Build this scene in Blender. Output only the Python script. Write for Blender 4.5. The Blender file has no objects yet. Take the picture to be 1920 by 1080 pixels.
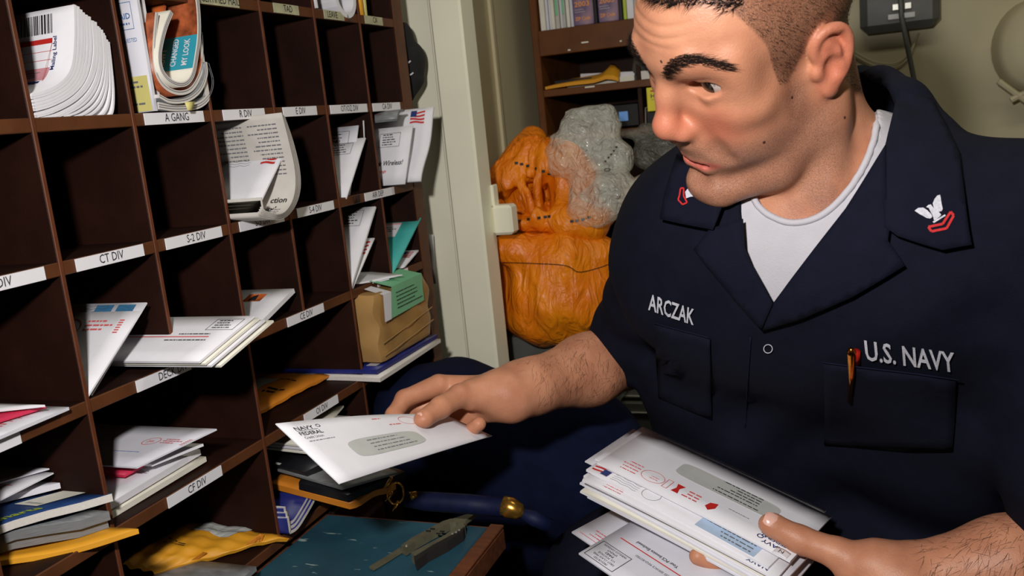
import bpy, math, random
import numpy as np
from mathutils import Vector, Matrix
from mathutils.bvhtree import BVHTree

random.seed(7)
rng = np.random.default_rng(7)
SC = bpy.context.scene
COL = SC.collection

# ------------------------------------------------------------------ camera
FPX, CX, CY = 1668.0, 960.0, 540.0
_d = np.array([870., 8660., FPX]); _d /= np.linalg.norm(_d)
_h = np.array([636., -385., FPX]); _h -= _d * (_h @ _d); _h /= np.linalg.norm(_h)
RC = np.array([np.cross(_h, -_d), _h, -_d])          # camera axes (right, down, forward) to world
C0 = np.array([0.70, 0.0, 1.32])
cam_d = bpy.data.cameras.new('camera')
cam_d.sensor_width = 36.0
cam_d.lens = 36.0 * FPX / 1920.0
cam_d.clip_start = 0.02
cam_d.dof.use_dof = True
cam_d.dof.focus_distance = 0.97
cam_d.dof.aperture_fstop = 11.0
cam = bpy.data.objects.new('camera', cam_d)
COL.objects.link(cam)
_r, _dn, _f = RC @ [1, 0, 0], RC @ [0, 1, 0], RC @ [0, 0, 1]
cam.matrix_world = Matrix(((_r[0], -_dn[0], -_f[0], C0[0]), (_r[1], -_dn[1], -_f[1], C0[1]),
                           (_r[2], -_dn[2], -_f[2], C0[2]), (0, 0, 0, 1)))
SC.camera = cam

# ------------------------------------------------------------------ world and light
wd = bpy.data.worlds.new('world'); SC.world = wd; wd.use_nodes = True
wd.node_tree.nodes['Background'].inputs[0].default_value = (0.9, 0.95, 0.8, 1)
wd.node_tree.nodes['Background'].inputs[1].default_value = 0.012
SC.view_settings.view_transform = 'Standard'
SC.view_settings.look = 'None'
SC.view_settings.exposure = 0.0
SC.view_settings.gamma = 1.0
SC.view_settings.use_curve_mapping = False

def aim(o, tgt):
    o.rotation_euler = (Vector(tgt) - o.location).to_track_quat('-Z', 'Y').to_euler()

# the photographer's flash gun, above the camera
ld = bpy.data.lights.new('camera_flash', 'SPOT')
ld.energy = 47.0; ld.shadow_soft_size = 0.028; ld.spot_size = math.radians(125); ld.spot_blend = 1.0
ld.color = (1.0, 0.965, 0.93)
lo = bpy.data.objects.new('camera_flash', ld); COL.objects.link(lo)
lo.location = (0.56, -0.03, 1.52); aim(lo, (0.42, 1.0, 1.10))
# the compartment's overhead fluorescent tube light
ad = bpy.data.lights.new('ceiling_tube_light', 'AREA')
ad.energy = 5.0; ad.shape = 'RECTANGLE'; ad.size = 1.2; ad.size_y = 0.25; ad.color = (1.0, 0.95, 0.78)
ao = bpy.data.objects.new('ceiling_tube_light', ad); COL.objects.link(ao)
ao.location = (0.95, 1.15, 2.25); ao.rotation_euler = (0, 0, 0)

# ------------------------------------------------------------------ helpers
def ray(px, py):
    return RC @ (np.array([px - CX, py - CY, FPX]) / FPX)
def W(px, py, dep):
    return C0 + ray(px, py) * dep
def wx(px, py, x):
    r = ray(px, py); return C0 + r * ((x - C0[0]) / r[0])
def wy(px, py, y):
    r = ray(px, py); return C0 + r * (y / r[1])
def wz(px, py, z):
    r = ray(px, py); return C0 + r * ((z - C0[2]) / r[2])
def pix(p):
    c = (np.asarray(p, float) - C0) @ RC
    return np.stack([CX + FPX * c[..., 0] / c[..., 2], CY + FPX * c[..., 1] / c[..., 2], c[..., 2]], -1)

def obj(name, verts, faces, mat, parent=None, origin=None, smooth=False, kind=None):
    verts = np.asarray(verts, float).reshape(-1, 3)
    if origin is None:
        origin = np.array(parent['_o']) if parent is not None else verts.mean(0)
    origin = np.asarray(origin, float)
    me = bpy.data.meshes.new(name)
    me.from_pydata((verts - origin).tolist(), [], [list(map(int, f)) for f in faces])
    me.update()
    if smooth:
        me.polygons.foreach_set('use_smooth', [True] * len(me.polygons))
    mats = mat if isinstance(mat, (list, tuple)) else [mat]
    for m in mats: me.materials.append(m)
    o = bpy.data.objects.new(name, me); COL.objects.link(o)
    if parent is not None:
        o.parent = parent
        o.location = Vector(origin - np.array(parent['_o']))
    else:
        o.location = Vector(origin)
    o['_o'] = list(map(float, origin))
    if kind: o['kind'] = kind
    return o

def thing(name, loc, label=None, cat=None, group=None):
    o = bpy.data.objects.new(name, None); COL.objects.link(o)
    o.empty_display_size = 0.02
    o.location = Vector(np.asarray(loc, float)); o['_o'] = list(map(float, loc))
    return tag(o, label, cat, group)

def tag(o, label=None, cat=None, group=None):
    if label: o['label'] = label
    if cat: o['category'] = cat
    if group: o['group'] = group
    return o

class MB:
    def __init__(s): s.v = []; s.f = []; s.n = 0
    def add(s, v, f):
        v = np.asarray(v, float).reshape(-1, 3)
        s.f += [[i + s.n for i in q] for q in f]; s.v.append(v); s.n += len(v); return s
    def box(s, lo, hi):
        (a, b, c), (d, e, g) = lo, hi
        return s.add([(a,b,c),(d,b,c),(d,e,c),(a,e,c),(a,b,g),(d,b,g),(d,e,g),(a,e,g)],
                     [(0,3,2,1),(4,5,6,7),(0,1,5,4),(1,2,6,5),(2,3,7,6),(3,0,4,7)])
    def bbox(s, lo, hi, b=0.002):          # box with bevelled edges
        lo = np.array(lo, float); hi = np.array(hi, float); v = []; f = []
        key = {}
        for sx in (0, 1):
            for sy in (0, 1):
                for sz in (0, 1):
                    c = np.where([sx, sy, sz], hi, lo); inn = np.where([sx, sy, sz], -1, 1) * b
                    for ax in range(3):
                        p = c + inn; p[ax] = c[ax]; key[(sx, sy, sz, ax)] = len(v); v.append(p)
        K = lambda x, y, z, a: key[(x, y, z, a)]
        for ax in range(3):
            o1, o2 = [i for i in range(3) if i != ax]
            for sd in (0, 1):
                q = []
                for a, c in ((0, 0), (1, 0), (1, 1), (0, 1)):
                    t = [0, 0, 0]; t[ax] = sd; t[o1] = a; t[o2] = c; q.append(K(*t, ax))
                f.append(q)
            for a in (0, 1):
                for c in (0, 1):
                    t0 = [0, 0, 0]; t0[o1] = a; t0[o2] = c; t1 = list(t0); t1[ax] = 1
                    f.append([K(*t0, o1), K(*t1, o1), K(*t1, o2), K(*t0, o2)])
        for sx in (0, 1):
            for sy in (0, 1):
                for sz in (0, 1):
                    f.append([K(sx, sy, sz, 0), K(sx, sy, sz, 1), K(sx, sy, sz, 2)])
        return s.add(v, f)
    def tube(s, pts, r, n=8, cap=True, flat=None):
        pts = np.asarray(pts, float); m = len(pts)
        rr = np.broadcast_to(np.asarray(r, float), (m,))
        t = np.gradient(pts, axis=0); t /= np.linalg.norm(t, axis=1)[:, None] + 1e-12
        ref = np.array([0, 0, 1.]) if abs(t[0][2]) < .9 else np.array([1., 0, 0])
        v = []
        for i in range(m):
            a = np.cross(t[i], ref); a /= np.linalg.norm(a) + 1e-12; b = np.cross(t[i], a); ref = -np.cross(t[i], a) if False else ref
            for k in range(n):
                th = 2 * math.pi * k / n
                v.append(pts[i] + rr[i] * (math.cos(th) * a + math.sin(th) * b * (flat or 1)))
        f = [[i*n+k, i*n+(k+1) % n, (i+1)*n+(k+1) % n, (i+1)*n+k] for i in range(m-1) for k in range(n)]
        if cap: f += [list(range(n))[::-1], [(m-1)*n+k for k in range(n)]]
        return s.add(v, f)
    def build(s, name, mat, parent=None, origin=None, smooth=False, kind=None):
        return obj(name, np.concatenate(s.v), s.f, mat, parent, origin, smooth, kind)

# ------------------------------------------------------------------ materials
def nodes(name):
    m = bpy.data.materials.new(name); m.use_nodes = True
    nt = m.node_tree; return m, nt, nt.nodes['Principled BSDF']
def srgb(*c):
    return tuple(((x/255)/12.92 if x/255 <= .04045 else ((x/255+.055)/1.055)**2.4) for x in c) + (1,)
def mat(name, col, rough=.6, var=.08, scale=30, bump=0., bscale=200, metal=0., spec=.5, stretch=None, sss=0., emit=None, alpha=None, trans=0.):
    m, nt, b = nodes(name)
    c = srgb(*col)
    tc = nt.nodes.new('ShaderNodeTexCoord')
    src = tc.outputs['Object']
    if stretch:
        mp = nt.nodes.new('ShaderNodeMapping'); mp.inputs['Scale'].default_value = stretch
        nt.links.new(src, mp.inputs[0]); src = mp.outputs[0]
    nz = nt.nodes.new('ShaderNodeTexNoise'); nz.inputs['Scale'].default_value = scale; nz.inputs['Detail'].default_value = 4
    nt.links.new(src, nz.inputs['Vector'])
    rp = nt.nodes.new('ShaderNodeValToRGB')
    lo = [max(0, x * (1 - var)) for x in c[:3]]; hi = [min(1, x * (1 + var)) for x in c[:3]]
    rp.color_ramp.elements[0].position = .3; rp.color_ramp.elements[1].position = .7
    rp.color_ramp.elements[0].color = (*lo, 1); rp.color_ramp.elements[1].color = (*hi, 1)
    nt.links.new(nz.outputs['Fac'], rp.inputs[0]); nt.links.new(rp.outputs[0], b.inputs['Base Color'])
    b.inputs['Roughness'].default_value = rough; b.inputs['Metallic'].default_value = metal
    b.inputs['Specular IOR Level'].default_value = spec
    if trans: b.inputs['Transmission Weight'].default_value = trans
    if alpha is not None: b.inputs['Alpha'].default_value = alpha
    if emit: b.inputs['Emission Color'].default_value = c; b.inputs['Emission Strength'].default_value = emit
    if bump:
        n2 = nt.nodes.new('ShaderNodeTexNoise'); n2.inputs['Scale'].default_value = bscale; n2.inputs['Detail'].default_value = 5
        nt.links.new(src, n2.inputs['Vector'])
        bp = nt.nodes.new('ShaderNodeBump'); bp.inputs['Strength'].default_value = bump; bp.inputs['Distance'].default_value = .002
        nt.links.new(n2.outputs['Fac'], bp.inputs['Height']); nt.links.new(bp.outputs[0], b.inputs['Normal'])
    return m

M = {}
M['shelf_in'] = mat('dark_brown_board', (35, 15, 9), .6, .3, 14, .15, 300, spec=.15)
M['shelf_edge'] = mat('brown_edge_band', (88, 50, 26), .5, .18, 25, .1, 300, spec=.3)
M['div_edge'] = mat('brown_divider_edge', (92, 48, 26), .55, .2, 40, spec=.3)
M['label'] = mat('white_label_tape', (232, 230, 235), .45, .02)
M['oldlabel'] = mat('faded_label_tape', (176, 174, 142), .5, .15, 90)
M['ink'] = mat('black_ink', (30, 30, 34), .6, .05)
M['inkgrey'] = mat('grey_ink', (112, 112, 118), .6, .05)
M['inkred'] = mat('red_ink', (214, 92, 92), .6, .1)
M['inkblue'] = mat('blue_ink', (86, 122, 176), .6, .1)
M['red'] = mat('stamp_red', (196, 40, 36), .6, .05)
M['blue'] = mat('stamp_blue', (36, 52, 110), .6, .1, 300)
M['stampblue'] = mat('stamp_teal_blue', (52, 104, 140), .6, .2, 400)
M['paper'] = mat('white_paper', (226, 224, 230), .6, .03, 40, .06, 120)
M['paper2'] = mat('cool_white_paper', (214, 213, 222), .6, .03, 40, .06, 120)
M['paperw'] = mat('warm_white_paper', (226, 222, 208), .6, .04, 40, .06, 120)
M['news'] = mat('newsprint', (190, 185, 178), .75, .05, 60)
M['window'] = mat('glassine_window', (186, 188, 184), .3, .05, 60)
M['yellow'] = mat('yellow_kraft_paper', (226, 158, 36), .55, .1, 18, .25, 60)
M['orange'] = mat('orange_kraft_paper', (204, 124, 30), .55, .12, 18, .25, 60)
M['kraft'] = mat('brown_kraft_wrap', (168, 130, 78), .4, .12, 20, .3, 50)
M['sticker'] = mat('yellow_sticker', (216, 206, 128), .55, .05)
M['teal'] = mat('turquoise_paper', (66, 172, 168), .55, .06)
M['green'] = mat('green_form', (122, 190, 146), .55, .05)
M['magenta'] = mat('crimson_paper', (190, 36, 72), .55, .06)
M['pink'] = mat('pink_form', (222, 158, 166), .55, .03)
M['navyblue'] = mat('magazine_blue', (34, 62, 112), .35, .25, 40)
M['deepblue'] = mat('magazine_deep_blue', (30, 38, 110), .35, .2, 40)
M['tealcover'] = mat('magazine_teal', (52, 160, 182), .35, .06)
M['orangecover'] = mat('magazine_orange', (206, 104, 50), .35, .5, 60)
M['brownphoto'] = mat('magazine_photo', (150, 78, 46), .35, .7, 70)
M['greymag'] = mat('magazine_grey', (120, 122, 124), .4, .25, 60, stretch=(1, 1, 40))
M['blackmag'] = mat('magazine_black', (24, 24, 28), .35, .2)
M['pages'] = mat('page_edges', (214, 208, 202), .7, .12, 400, stretch=(1, 1, 8))
M['lime'] = mat('lime_print', (176, 196, 60), .5, .05)
M['wall'] = mat('cream_bulkhead_paint', (238, 235, 212), .5, .04, 8, .06, 150)
M['wall_olive'] = mat('olive_grey_bulkhead_paint', (196, 186, 152), .6, .05, 6, .08, 150)
M['floor'] = mat('deck_linoleum', (60, 66, 66), .4, .2, 12)
M['ceil'] = mat('ceiling_paint', (188, 188, 176), .7, .05, 8)
M['wood'] = mat('brown_wood', (104, 58, 34), .5, .25, 20, .1, 200, stretch=(1, 6, 6))
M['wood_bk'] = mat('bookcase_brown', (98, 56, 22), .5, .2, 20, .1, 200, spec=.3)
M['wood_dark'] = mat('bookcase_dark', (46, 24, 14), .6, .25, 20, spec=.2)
M['steel'] = mat('tool_steel', (118, 114, 92), .35, .15, 80, metal=.35)
M['blackmetal'] = mat('black_metal', (26, 26, 26), .35, .2, metal=.3)
M['brass'] = mat('brass', (212, 160, 70), .25, .15, 60, metal=.9)
M['brassy'] = mat('gold_plated', (206, 128, 44), .18, .2, 90, metal=1.)
M['bluecloth'] = mat('dark_blue_plastic', (22, 36, 84), .5, .3, 30)
M['blackcloth'] = mat('black_cloth', (20, 20, 22), .9, .3, 60, .3, 300)
M['greybox'] = mat('dark_grey_case', (88, 90, 86), .5, .15, 20)
M['cable'] = mat('grey_cable', (92, 94, 90), .5, .15, 60)
M['metalgrey'] = mat('grey_cabinet_paint', (92, 94, 88), .45, .08, 12)
M['lightmetal'] = mat('bright_trim', (200, 200, 190), .3, .05, metal=.6)
M['skin_nail'] = mat('nail', (222, 172, 156), .22, .05, 300)
M['gap'] = mat('tool_black', (28, 24, 20), .8, .1)  # near-black body colour of the folding tool's grip and slot marks

# ------------------------------------------------------------------ 2D print on sheets
_tc = {}
def text2d(s, bold=False):
    key = (s, bold)
    if key in _tc: return _tc[key]
    cu = bpy.data.curves.new('tmp_text', 'FONT'); cu.body = s; cu.size = 1.0; cu.resolution_u = 2
    if bold: cu.offset = 0.018
    o = bpy.data.objects.new('tmp_text', cu); COL.objects.link(o)
    dg = bpy.context.evaluated_depsgraph_get(); dg.update()
    me = bpy.data.meshes.new_from_object(o.evaluated_get(dg))
    v = np.array([tuple(q.co)[:2] for q in me.vertices]) if len(me.vertices) else np.zeros((0, 2))
    f = [list(p.vertices) for p in me.polygons]
    bpy.data.objects.remove(o); bpy.data.curves.remove(cu); bpy.data.meshes.remove(me)
    if len(v): v[:, 0] -= v[:, 0].min()
    _tc[key] = (v, f); return _tc[key]

class P2:
    """flat print made of small polygons in sheet metres (a along the width, b up the height)"""
    def __init__(s): s.v = []; s.f = []; s.n = 0
    def add(s, v, f):
        v = np.asarray(v, float).reshape(-1, 2); s.f += [[i + s.n for i in q] for q in f]; s.v.append(v); s.n += len(v); return s
    def rect(s, a0, b0, a1, b1, n=1, m=1):
        g = [(a0 + (a1-a0)*i/n, b0 + (b1-b0)*j/m) for j in range(m+1) for i in range(n+1)]
        return s.add(g, [(j*(n+1)+i, j*(n+1)+i+1, (j+1)*(n+1)+i+1, (j+1)*(n+1)+i) for j in range(m) for i in range(n)])
    def poly(s, pts): return s.add(pts, [list(range(len(pts)))])
    def stroke(s, pts, w):
        pts = np.asarray(pts, float); t = np.gradient(pts, axis=0); t /= np.linalg.norm(t, axis=1)[:, None] + 1e-12
        nn = np.stack([-t[:, 1], t[:, 0]], 1) * w / 2; m = len(pts)
        return s.add(np.concatenate([pts + nn, pts - nn]), [(i, i+1, m+i+1, m+i) for i in range(m-1)])
    def ring(s, ca, cb, ra, rb, w, a0=0, a1=360, n=28):
        t = np.radians(np.linspace(a0, a1, n))
        return s.stroke(np.stack([ca + ra*np.cos(t), cb + rb*np.sin(t)], 1), w)
    def frame(s, a0, b0, a1, b1, w):
        return s.rect(a0, b0, a1, b0+w).rect(a0, b1-w, a1, b1).rect(a0, b0+w, a0+w, b1-w).rect(a1-w, b0+w, a1, b1-w)
    def text(s, string, a, b, h, width=None, bold=False, rot=0, shear=0):
        v, f = text2d(string, bold); 
        if not len(v): return s
        v = v.copy(); k = h / 0.72
        v *= k
        if width: v[:, 0] *= width / max(v[:, 0].max(), 1e-6)
        v[:, 0] += shear * v[:, 1]
        c, q = math.cos(math.radians(rot)), math.sin(math.radians(rot))
        v = np.stack([v[:, 0]*c - v[:, 1]*q, v[:, 0]*q + v[:, 1]*c], 1) + [a, b]
        return s.add(v, f)
    def dashes(s, a, b, width, n, dy, h, seed=1, rot=0):
        r = random.Random(seed)
        for i in range(n):
            x = 0; W_ = width * r.uniform(.6, 1)
            while x < W_:
                l = r.uniform(.6, 3) * h * 1.6
                s.rect(a + x, b - i*dy, a + min(x + l, W_), b - i*dy + h); x += l + h * .7
        return s
    def barcode(s, a0, b0, a1, b1, seed=1, n=30):
        r = random.Random(seed); x = a0
        while x < a1:
            w = r.choice((1, 1, 2, 3)) * (a1-a0) / (n*3.2); s.rect(x, b0, min(x+w, a1), b1); x += w + r.choice((1, 2)) * (a1-a0) / (n*3.2)
        return s
    def wavy(s, a, b, L, n, dy, w, amp=.0008):
        for i in range(n):
            t = np.linspace(0, 1, 16)
            s.stroke(np.stack([a + L*t, b - i*dy + amp*np.sin(t*14)], 1), w)
        return s

class Sheet:
    """a thin solid patch between four corners (BL, BR, TR, TL) with optional bulge; print children follow it"""
    def __init__(s, name, c, t, mat_, label, cat, group=None, nu=8, nv=5, bulge=None, parent=None, w=None, h=None, rnd=0, smooth=True):
        c = [np.asarray(q, float) for q in c]; s.c = c
        s.w = w or np.linalg.norm(c[1]-c[0]); s.h = h or np.linalg.norm(c[3]-c[0])
        n = np.cross(c[1]-c[0], c[3]-c[0]); s.n = n / np.linalg.norm(n); s.bulge = bulge; s.t = t
        U, V = np.meshgrid(np.linspace(0, 1, nu+1), np.linspace(0, 1, nv+1))
        top = s.at(U.ravel(), V.ravel(), 0); bot = s.at(U.ravel(), V.ravel(), -t)
        N = (nu+1)*(nv+1); k = lambda i, j: j*(nu+1)+i
        f = [(k(i, j), k(i+1, j), k(i+1, j+1), k(i, j+1)) for j in range(nv) for i in range(nu)]
        f += [tuple(N+q for q in r[::-1]) for r in f[:]]
        for i in range(nu): f += [(k(i, 0), N+k(i, 0), N+k(i+1, 0), k(i+1, 0)), (k(i+1, nv), N+k(i+1, nv), N+k(i, nv), k(i, nv))]
        for j in range(nv): f += [(k(0, j+1), N+k(0, j+1), N+k(0, j), k(0, j)), (k(nu, j), N+k(nu, j), N+k(nu, j+1), k(nu, j+1))]
        s.o = obj(name, np.concatenate([top, bot]), f, mat_, parent)
        if smooth:
            nf = nu*nv*2
            s.o.data.polygons.foreach_set('use_smooth', [i < nf for i in range(len(f))])
        if label: tag(s.o, label, cat, group)
    def at(s, u, v, off=0):
        u = np.asarray(u, float)[..., None]; v = np.asarray(v, float)[..., None]; c = s.c
        p = c[0]*(1-u)*(1-v) + c[1]*u*(1-v) + c[2]*u*v + c[3]*(1-u)*v
        b = s.bulge(u, v) if s.bulge else 0
        return p + s.n * (b + off)
    def print(s, name, p2, m, off=.0005):
        v = np.concatenate(p2.v); P = s.at(v[:, 0]/s.w, v[:, 1]/s.h, off)
        return obj(name, P, p2.f, m, s.o)

def flag_stamp(sh, a, b, w=.02, h=.023):
    sh.print('flag_stamp', P2().rect(a, b, a+w, b+h), M['paper'], .0004)
    r = P2()
    for i in range(4):
        t = np.linspace(0, 1, 7); y = b + h*(.06 + .25*i) + h*.05*np.sin(t*5+i)
        r.stroke(np.stack([a + w*t, y], 1), h*.13)
    sh.print('flag_stripes', r, M['red'], .0007)
    sh.print('flag_canton', P2().rect(a, b+h*.5, a+w*.42, b+h*.97), M['blue'], .001)
def meter(sh, a, b, k=1., m='inkred', seed=3):
    p = P2().ring(a+.012*k, b, .011*k, .009*k, .0008*k).text('CA', a+.009*k, b-.006*k, .0022*k).dashes(a+.006*k, b+.001, .013*k, 2, .003*k, .0012*k, seed)
    p.dashes(a+.028*k, b+.006*k, .03*k, 3, .0045*k, .0017*k, seed+1)
    for i in range(6): p.rect(a+.062*k, b-.006*k+i*.0026*k, a+.067*k, b-.0048*k+i*.0026*k)
    sh.print('red_meter_mark', p, M[m])
def permit(sh, a, b, w=.026, h=.02, lines=None):
    p = P2().frame(a, b, a+w, b+h, .0006)
    L = lines or ['', '', 'PAID', '']
    for i, s_ in enumerate(L):
        y = b + h - (i+1)*h/(len(L)+.7)
        if s_: p.text(s_, a+w*.12, y, h/(len(L)+1)*.8, width=w*.76 if len(s_) > 5 else w*.45, bold=(s_ == 'PAID'))
        else: p.dashes(a+w*.15, y+.0006, w*.7, 1, 0, h*.07, i+3)
    sh.print('postage_permit', p, M['ink'])
def address(sh, a, b, width=.06, n=4, dy=.0045, h=.0016, seed=5, m='inkgrey'):
    sh.print('address_lines', P2().dashes(a, b, width, n, dy, h, seed), M[m])
def postmark(sh, a, b, m='inkgrey'):
    sh.print('postmark', P2().ring(a, b, .011, .011, .0005).wavy(a+.016, b+.008, .035, 5, .004, .0005), M[m])

# ------------------------------------------------------------------ the compartment
def struct(name, lo, hi, m, bev=None):
    o = (MB().bbox(lo, hi, bev) if bev else MB().box(lo, hi)).build(name, m); o['kind'] = 'structure'; return o
struct('floor', (-.7, -1.6, -.05), (2.6, 2.5, 0), M['floor'])
struct('ceiling', (-.7, -1.6, 2.35), (2.6, 2.5, 2.4), M['ceil'])
struct('wall_left', (-.40, -1.6, 0), (-.30, 1.46, 2.35), M['wall'])
struct('wall_back', (-.06, 2.32, 0), (2.6, 2.42, 2.35), M['wall_olive'])
struct('wall_right', (2.3, -1.6, 0), (2.4, 2.42, 2.35), M['wall_olive'])
struct('wall_front', (-.40, -1.65, 0), (2.4, -1.55, 2.35), M['wall_olive'])
# the bulkhead beyond the shelf end: panel facing us, bright flanged post, and the side panel running back
struct('wall_panel', (-.40, 1.50, 0), (.012, 1.545, 2.35), M['wall'])
struct('trim_1', (.012, 1.478, 0), (.072, 1.54, 2.35), M['wall'], .004)
struct('trim_2', (.002, 1.494, 0), (.012, 1.50, 2.35), M['wall'], .002)
struct('wall_side', (-.10, 1.54, 0), (-.02, 2.36, 2.35), M['wall_olive'])
struct('trim_3', (-.02, 1.84, 0), (-.012, 1.856, 2.35), M['wall_olive'], .002)
t = thing('ceiling_lamp', (.95, 1.15, 2.35), 'long fluorescent ceiling lamp above the compartment', 'lamp')
MB().bbox((.32, 1.0, 2.30), (1.58, 1.30, 2.35), .008).build('housing', M['ceil'], t)

# ------------------------------------------------------------------ the sorting shelf
D = .7
DY = [D*v for v in (.53, .708, .8855, 1.0635, 1.2415, 1.4195, 1.598, 1.778)]      # divider front edges (two left of the frame first)
ZR = [1.32 + D*v for v in (.4445, .251, .060, -.1315, -.327, -.5205, -.715)]      # shelf tops, top row first
Y0, YP0, YP1 = .19, 1.3615, 1.393
SD = .29                                                                           # shelf depth
def yrow(px, z):
    lo, hi = .2, 2.5
    for _ in range(40):
        md = (lo+hi)/2
        if pix((0, md, z))[0] < px: lo = md
        else: hi = md
    return lo
shelf = thing('sorting_shelf', (-.14, .9, .80), 'dark brown wooden mail sorting shelf with rows of labelled pigeonholes', 'shelf')
Z5 = ZR[6]
for i, z in enumerate(ZR):
    b = .806 if i == 6 else z-.0133
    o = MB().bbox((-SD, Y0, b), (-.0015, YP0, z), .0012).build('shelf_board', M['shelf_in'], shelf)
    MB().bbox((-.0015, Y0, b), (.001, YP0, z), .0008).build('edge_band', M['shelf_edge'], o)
for i, y in enumerate(DY):
    bot = ZR[4]-.013 if i in (3, 5, 7) else Z5
    th = .0048
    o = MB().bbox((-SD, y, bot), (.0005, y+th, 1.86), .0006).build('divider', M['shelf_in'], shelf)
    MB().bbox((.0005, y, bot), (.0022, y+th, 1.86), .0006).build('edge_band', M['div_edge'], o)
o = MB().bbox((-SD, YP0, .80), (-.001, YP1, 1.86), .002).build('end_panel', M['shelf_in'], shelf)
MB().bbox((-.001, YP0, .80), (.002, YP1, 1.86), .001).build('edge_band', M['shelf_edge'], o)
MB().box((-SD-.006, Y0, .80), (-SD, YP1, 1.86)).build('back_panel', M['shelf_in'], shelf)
MB().box((-SD, Y0, .80), (-.01, YP0, .806)).build('plinth', M['shelf_in'], shelf)
# labels: (row, left px, right px, text, text centre fraction, old?, tilt)
LB = [(1, 352, 443, 'CERTIFIED MAIL', .6, 1), (1, 509, 556, 'TAD', .55, 1), (1, 604, 641, 'LEAVE', .4, 1), (1, 681, 714, 'CA', .55, 1),
      (2, 266, 377, 'A GANG', .52, 0), (2, 414, 492, 'R DIV', .52, 0), (2, 527, 590, 'E DIV', .5, 0), (2, 616, 685, 'OT/OZ DIV', .5, 0), (2, 696, 747, 'CA DIV', .5, 0),
      (3, -46, 78, 'X DIV', .36, 0), (3, 137, 264, 'CT DIV', .5, 0), (3, 306, 411, 'S-2 DIV', .52, 0), (3, 445, 528, 'S-3 DIV', .5, 0), (3, 553, 622, 'S-4 DIV', .48, 0), (3, 681, 736, 'AIR DEP', .42, 0),
      (4, -60, 32, '', .5, 0), (4, 251, 352, 'DECK DIV', .66, 0), (4, 535, 603, 'CE DIV', .5, 0), (4, 705, 762, 'CPO MESS', .5, 0),
      (5, 310, 411, 'CF DIV', .52, 0), (5, 567, 630, 'OI DIV', .5, 0)]
for r, p0, p1, s_, tc_, old in LB:
    z = ZR[r]; a, b = yrow(p0, z), yrow(p1, z); w = b-a
    c = [(.0026, a, z-.0128), (.0026, b, z-.0128), (.0026, b, z-.0004), (.0026, a, z-.0004)]
    if r == 4 and s_ == 'DECK DIV': pass
    sh = Sheet('label', c, .0012, M['oldlabel'] if old else M['label'], None, None, nu=3, nv=1, parent=shelf, smooth=False)
    if s_:
        if s_ == 'X DIV': s_ = 'DIV'
        v, f = text2d(s_); hgt = .0090; tw = v[:, 0].max()*hgt/.72*.80
        if tw > w*.9: tw = w*.9
        sh.print('lettering', P2().text(s_, w*tc_-tw/2, .0027, hgt, width=tw), M['ink'], .0004)
a, b = yrow(642, ZR[1]), yrow(655, ZR[1])
sh = Sheet('label', [(.0026, a, ZR[1]-.0125), (.0026, b, ZR[1]-.0125), (.0026, b, ZR[1]-.001), (.0026, a, ZR[1]-.001)], .001, M['wood'], None, None, nu=1, nv=1, parent=shelf)
sh.print('lettering', P2().text('A', (b-a)*.3, .003, .007), M['ink'])
# loose plug of old tape on the AIR DEP edge
a, b = yrow(660, ZR[3]), yrow(671, ZR[3])
sh = Sheet('label', [(.0026, a, ZR[3]-.012), (.0026, b, ZR[3]-.012), (.0026, b, ZR[3]-.001), (.0026, a, ZR[3]-.001)], .001, M['wood_dark'], None, None, nu=1, nv=1, parent=shelf)
# base cabinet and the blue-topped bench in front of it
cab = thing('base_cabinet', (-.14, .9, 0), 'dark brown base cabinet under the sorting shelf', 'cabinet')
MB().bbox((-SD, .998, .0), (.0, 1.393, .797), .003).build('body', M['shelf_in'], cab)
for i in range(3):
    o = MB().bbox((.0, 1.0-.0+i*.13, .08), (.012, 1.12+i*.13, .76), .004).build('door', M['shelf_in'], cab)
    MB().tube([(.014, 1.10+i*.13, .62), (.03, 1.10+i*.13, .62), (.03, 1.10+i*.13, .54), (.014, 1.10+i*.13, .54)], .004).build('handle', M['blackmetal'], o)
bench = thing('work_bench', (.12, .2, 0), 'brown bench with scuffed blue worktop below the sorting shelf', 'bench')
def scuffed():
    m = mat('scuffed_blue_linoleum', (36, 76, 92), .5, .25, 9, .1, 120)
    nt = m.node_tree; b = nt.nodes['Principled BSDF']
    tc = nt.nodes.new('ShaderNodeTexCoord'); mp = nt.nodes.new('ShaderNodeMapping')
    mp.inputs['Scale'].default_value = (22, 90, 20); mp.inputs['Rotation'].default_value = (0, 0, .9)
    nz = nt.nodes.new('ShaderNodeTexNoise'); nz.inputs['Scale'].default_value = 1.; nz.inputs['Detail'].default_value = 3
    rp = nt.nodes.new('ShaderNodeValToRGB'); rp.color_ramp.elements[0].position = .66; rp.color_ramp.elements[1].position = .72
    mx = nt.nodes.new('ShaderNodeMix'); mx.data_type = 'RGBA'
    old = b.inputs['Base Color'].links[0].from_socket
    nt.links.new(tc.outputs['Object'], mp.inputs[0]); nt.links.new(mp.outputs[0], nz.inputs['Vector']); nt.links.new(nz.outputs['Fac'], rp.inputs[0])
    nt.links.new(rp.outputs[0], mx.inputs[0]); nt.links.new(old, mx.inputs[6]); mx.inputs[7].default_value = srgb(150, 172, 170)
    nt.links.new(mx.outputs[2], b.inputs['Base Color']); return m
M['lino'] = scuffed()
BY = .995
MB().bbox((.0005, -.6, .795), (.243, BY-.012, .80), .0015).build('worktop_sheet', M['lino'], bench)
MB().bbox((-SD, -.6, .765), (.262, BY, .795), .002).build('worktop', M['wood'], bench)
MB().bbox((.243, -.6, .795), (.262, BY, .799), .001).build('edge_trim', M['wood'], bench)
MB().bbox((-SD, -.6, .0), (.25, BY-.02, .765), .002).build('carcass', M['shelf_in'], bench)

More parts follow.
